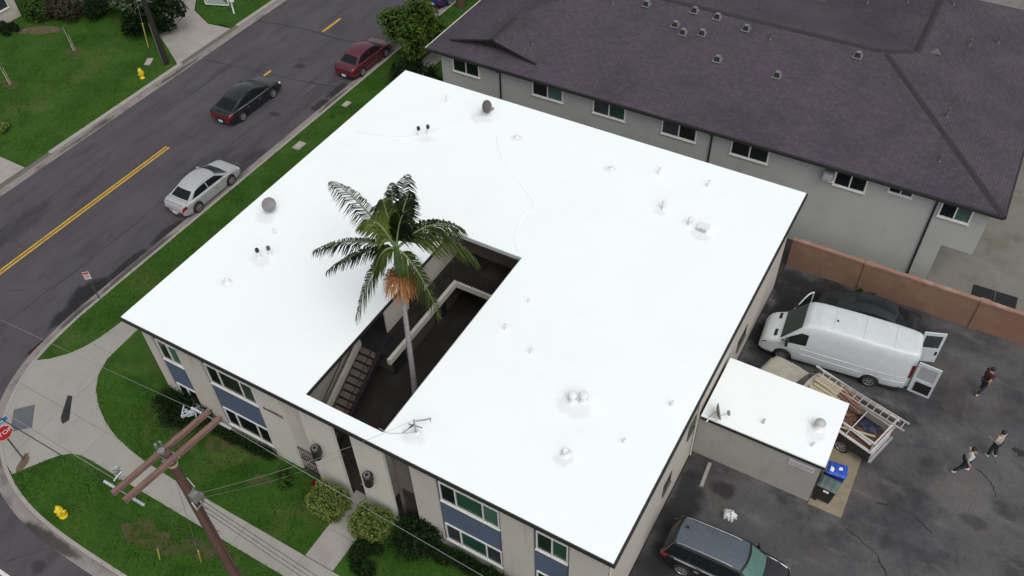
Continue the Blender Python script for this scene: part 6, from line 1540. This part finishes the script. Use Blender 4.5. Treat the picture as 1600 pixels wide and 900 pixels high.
for lb, x, y, dx in (('thin staked sapling in a soil ring on the far lawn, nearer the apron', -28.9, 14.3, -.1), ('thin staked sapling in a soil ring on the far lawn, nearer the hedge', -28.3, 19.25, -.05)):
    t = thing('sapling', lb, 'tree', (x, y, 0), 0, 'saplings on the far lawn')
    blotch('soil_ring', 0, 0, .72, .5, .02, 'worn_lawn', t, 30, .35)
    MB().tube([(0, 0, 0), (dx, .02, .9), (dx * 1.5, 0, 1.9)], [.04, .03, .012], 8).build('trunk', 'utility_box', t, 60)
    MB().tube([(.12, .05, 0), (.12, .05, 1.3)], .022, 6).build('stake', 'timber', t)
    lv = np.array([(dx * 1.5 + rng.normal(0, .22), rng.normal(0, .22), rng.uniform(1.3, 2.1)) for _ in range(60)]); leaves('crown', lv, .10, 'leaf_grey', t)
blotch('soil_bed', 0, 0, 1.9, .5, .012, 'bare_soil', thing('planting_bed', 'strip of bare brown soil below the far hedge', 'soil bed', (-33.0, 20.0, 0), R(28)), 40, .25)

# ================================================================ FAR HOUSE, LATTICE, MAILBOX
hs = thing('far_house', 'pale beige house wall with white window beyond the far lawn', 'house', (-35.9, 20.9, 0))
MB().box(-9, -12, -.1, 0, 0, 2.9).build('wall', 'beige_house', hs)
MB().add([(-9.5, -12.5, 2.85), (.5, -12.5, 2.85), (.5, .5, 2.85), (-9.5, .5, 2.85), (-4.5, -12.5, 4.6), (-4.5, .5, 4.6)], [(0, 3, 5, 4), (1, 4, 5, 2), (0, 4, 1), (2, 5, 3)]).build('roof', 'ridge_cap', hs)
window(hs, (0.0, -4.2, 1.0), (0, 1, 0), 3.6, 1.3, [.33, .66], ['pane_slate', 'pane_dark'], .06, .07)
lt = thing('lattice_panel', 'white lattice panel standing on the grass beside the driveway', 'lattice', (-23.6, 28.75, 0), R(20))
MB().box(-.95, -.04, .08, -.88, .04, 1.0).build('post', 'lattice_white', lt); MB().box(.88, -.04, .08, .95, .04, 1.0).build('post', 'lattice_white', lt)
MB().box(-.95, -.03, 1.002, .95, .03, 1.06).build('top_rail', 'lattice_white', lt); MB().box(-.879, -.03, .06, .879, .03, .12).build('bottom_rail', 'lattice_white', lt)
for k in range(12):
    x = -.85 + k * .15
    MB().bar((x, .012, .13), (min(.86, x + .8), .012, .13 + min(.86 - x, .8) * 1.05), .035, .012).build('slat', 'lattice_white', lt)
    MB().bar((x, -.012, .13), (max(-.86, x - .8), -.012, .13 + min(x + .86, .8) * 1.05), .035, .012).build('slat', 'lattice_white', lt)
mbx = thing('mailbox', 'white mailbox on a post on the grass by the driveway', 'mailbox', (-21.7, 28.45, 0), R(-20))
MB().box(-.05, -.05, -.1, .05, .05, 1.0).build('post', 'lattice_white', mbx)
MB().add([(-.3, -.14, 1.0), (.3, -.14, 1.0), (.3, .14, 1.0), (-.3, .14, 1.0), (-.3, -.14, 1.18), (.3, -.14, 1.18), (.3, .14, 1.18), (-.3, .14, 1.18), (-.3, 0, 1.28), (.3, 0, 1.28)], [(0, 3, 2, 1), (0, 1, 5, 4), (2, 3, 7, 6), (4, 5, 9, 8), (6, 7, 8, 9), (1, 2, 6, 9, 5), (3, 0, 4, 8, 7)]).build('box', 'lattice_white', mbx)
MB().box(-.02, .142, 1.1, .02, .155, 1.32).build('flag', 'sign_red', mbx)

# ================================================================ PEOPLE
def skin_obj(name, verts, edges, radii, mat, par, sub=1):
    me = bpy.data.meshes.new(name); me.from_pydata(verts, edges, []); me.materials.append(MAT[mat])
    o = link(name, me, par)
    o.modifiers.new('skin', 'SKIN')
    sk = me.skin_vertices[0].data
    for i, r in enumerate(radii): sk[i].radius = (r, r) if not isinstance(r, tuple) else r
    sk[0].use_root = True
    o.modifiers['skin'].use_smooth_shade = True
    sb = o.modifiers.new('sub', 'SUBSURF'); sb.levels = sub; sb.render_levels = sub
    return o
def person(label, loc, rz, J, top, bottom, hair='hair_dark', shoes='shoe_white', sleeve=.6, extra=None):
    """J: joint positions (x forward, y left). Both arms, legs given explicitly."""
    t = thing('person', label, 'person', loc, rz)
    V = []; E = []; Rd = []
    def add(p, r, par=None):
        V.append(tuple(p)); Rd.append(r); i = len(V) - 1
        if par is not None: E.append((par, i))
        return i
    pv = add(J['pelvis'], (.135, .11)); sp = add(J['spine'], (.125, .10), pv); ch = add(J['chest'], (.145, .11), sp); nk = add(J['neck'], .055, ch)
    hd = Vector(J['head']); n0 = Vector(J['neck'])
    h1 = add(n0.lerp(hd, .55), .065, nk); h2 = add(hd, .088, h1); h3 = add(hd + Vector((-.005, 0, .075)), .075, h2)
    add(hd + Vector((.088, 0, -.015)), .016, h2)                       # nose
    for s in (1, -1): add(hd + Vector((0, .083 * s, -.005)), .016, h2)  # ears
    for s in 'lr':
        sg = 1 if s == 'l' else -1
        sh = add(J['sh' + s], .062, ch); el = add(J['el' + s], .043, sh); wr = add(J['wr' + s], .030, el)
        w = Vector(J['wr' + s]); d = (w - Vector(J['el' + s])).normalized(); sd_ = d.cross(Vector((0, 0, 1)));
        sd_ = sd_.normalized() if sd_.length > .05 else Vector((1, 0, 0)); nn = sd_.cross(d)
        pm = add(w + d * .075, (.036, .022), wr)
        for k, (o_, ln) in enumerate(((-.028, .062), (-.010, .075), (.010, .07), (.027, .055))):
            b = w + d * .095 + sd_ * o_; f1 = add(b + d * ln * .5 + nn * -.006, .0095, pm); add(b + d * ln + nn * -.022, .008, f1)
        f1 = add(w + d * .05 - sd_ * .045 * sg, .0105, pm); add(w + d * .09 - sd_ * .058 * sg - nn * .01, .009, f1)
    for s in 'lr':
        hp_ = add(J['hip' + s], .088, pv); kn = add(J['kn' + s], .058, hp_); an_ = add(J['an' + s], .042, kn)
        toe = Vector(J['an' + s]) + Vector((.13, 0, -.05)); add(toe, .032, an_)
    skin_obj('body', V, E, Rd, 'skin', t)
    # shirt with sleeves
    g = .017; V2 = [J['pelvis'], J['spine'], J['chest'], Vector(J['chest']).lerp(Vector(J['neck']), .6)]; E2 = [(0, 1), (1, 2), (2, 3)]; R2 = [(.175, .15), (.165, .14), (.188, .15), .085]
    V2[0] = Vector(J['pelvis']) + Vector((0, 0, -.02))
    for s in 'lr':
        i = len(V2); V2 += [J['sh' + s], Vector(J['sh' + s]).lerp(Vector(J['el' + s]), .5), Vector(J['sh' + s]).lerp(Vector(J['el' + s]), .95 if sleeve > .5 else .5)]; E2 += [(2, i), (i, i + 1), (i + 1, i + 2)]; R2 += [.092, .080, .070]
    skin_obj('shirt', [tuple(v) for v in V2], E2, R2, top, t)
    V3 = [tuple(Vector(J['pelvis']) + Vector((0, 0, .0)))]; E3 = []; R3 = [(.148, .122)]
    for s in 'lr':
        i = len(V3); V3 += [tuple(J['hip' + s]), tuple(J['kn' + s]), tuple(Vector(J['kn' + s]).lerp(Vector(J['an' + s]), .93))]; E3 += [(0, i), (i, i + 1), (i + 1, i + 2)]; R3 += [.115, .086, .070]
    skin_obj('trousers', V3, E3, R3, bottom, t)
    for s in 'lr':
        a = Vector(J['an' + s]); skin_obj('shoe', [tuple(a + Vector((-.045, 0, -.035))), tuple(a + Vector((.07, 0, -.045))), tuple(a + Vector((.16, 0, -.055)))], [(0, 1), (1, 2)], [.048, .047, .036], shoes, t)
    hr = MB().lathe([(0, .112), (.05, .106), (.085, .075), (.100, .03), (.098, -.02), (.085, -.05)], 18).build('hair', hair, t, 60, tuple(hd + Vector((-.022, 0, .03))), (0, R(-14), 0))
    for s in (1, -1): MB().lathe([(0, .006), (.011, .003), (.012, -.004)], 8, (0, 0, 0), axis='x').build('eye', 'hair_dark', t, 60, tuple(hd + Vector((.082, .032 * s, .012))))
    return t
def pose(**k):
    J = dict(pelvis=(0, 0, .95), spine=(.01, 0, 1.12), chest=(.015, 0, 1.33), neck=(.02, 0, 1.47), head=(.045, 0, 1.62), shl=(.01, .185, 1.40), shr=(.01, -.185, 1.40), ell=(-.04, .23, 1.13), elr=(-.04, -.23, 1.13), wrl=(.06, .22, .90), wrr=(.06, -.22, .90),
             hipl=(0, .09, .90), hipr=(0, -.09, .90), knl=(.04, .1, .48), knr=(.02, -.1, .48), anl=(-.02, .1, .085), anr=(.0, -.1, .085))
    J.update(k); return J
person('person in dark red shirt walking on the asphalt with a hand raised to the head', (31.95, 18.15, -.02), R(55), pose(knl=(.20, .1, .50), anl=(.16, .1, .085), knr=(-.06, -.1, .49), anr=(-.28, -.1, .12), wrl=(.14, .13, 1.58), ell=(.24, .28, 1.36), chest=(.04, 0, 1.33), neck=(.06, 0, 1.47), head=(.09, 0, 1.61), shl=(.05, .18, 1.41), elr=(-.18, -.25, 1.16), wrr=(-.10, -.24, .92)), 'cloth_maroon', 'cloth_navy', sleeve=.4)
person('person in pale grey shirt and dark trousers walking towards the other', (32.0, 13.55, -.02), R(25), pose(knl=(.22, .1, .50), anl=(.25, .1, .085), knr=(-.10, -.1, .48), anr=(-.36, -.1, .14), ell=(.08, .30, 1.16), wrl=(.30, .28, 1.06), elr=(-.14, -.28, 1.16), wrr=(.0, -.33, .95)), 'cloth_white', 'cloth_navy', sleeve=.9)
person('person in grey shirt standing with bent arms facing the parking lot', (32.95, 14.95, -.02), R(150), pose(ell=(.02, .30, 1.18), wrl=(.26, .20, 1.12), elr=(.02, -.30, 1.18), wrr=(.24, -.16, 1.08), knl=(.06, .11, .48), anl=(.02, .13, .085), knr=(-.02, -.11, .48), anr=(-.14, -.13, .085)), 'cloth_grey', 'cloth_black', sleeve=.9)
bpy.context.view_layer.update()
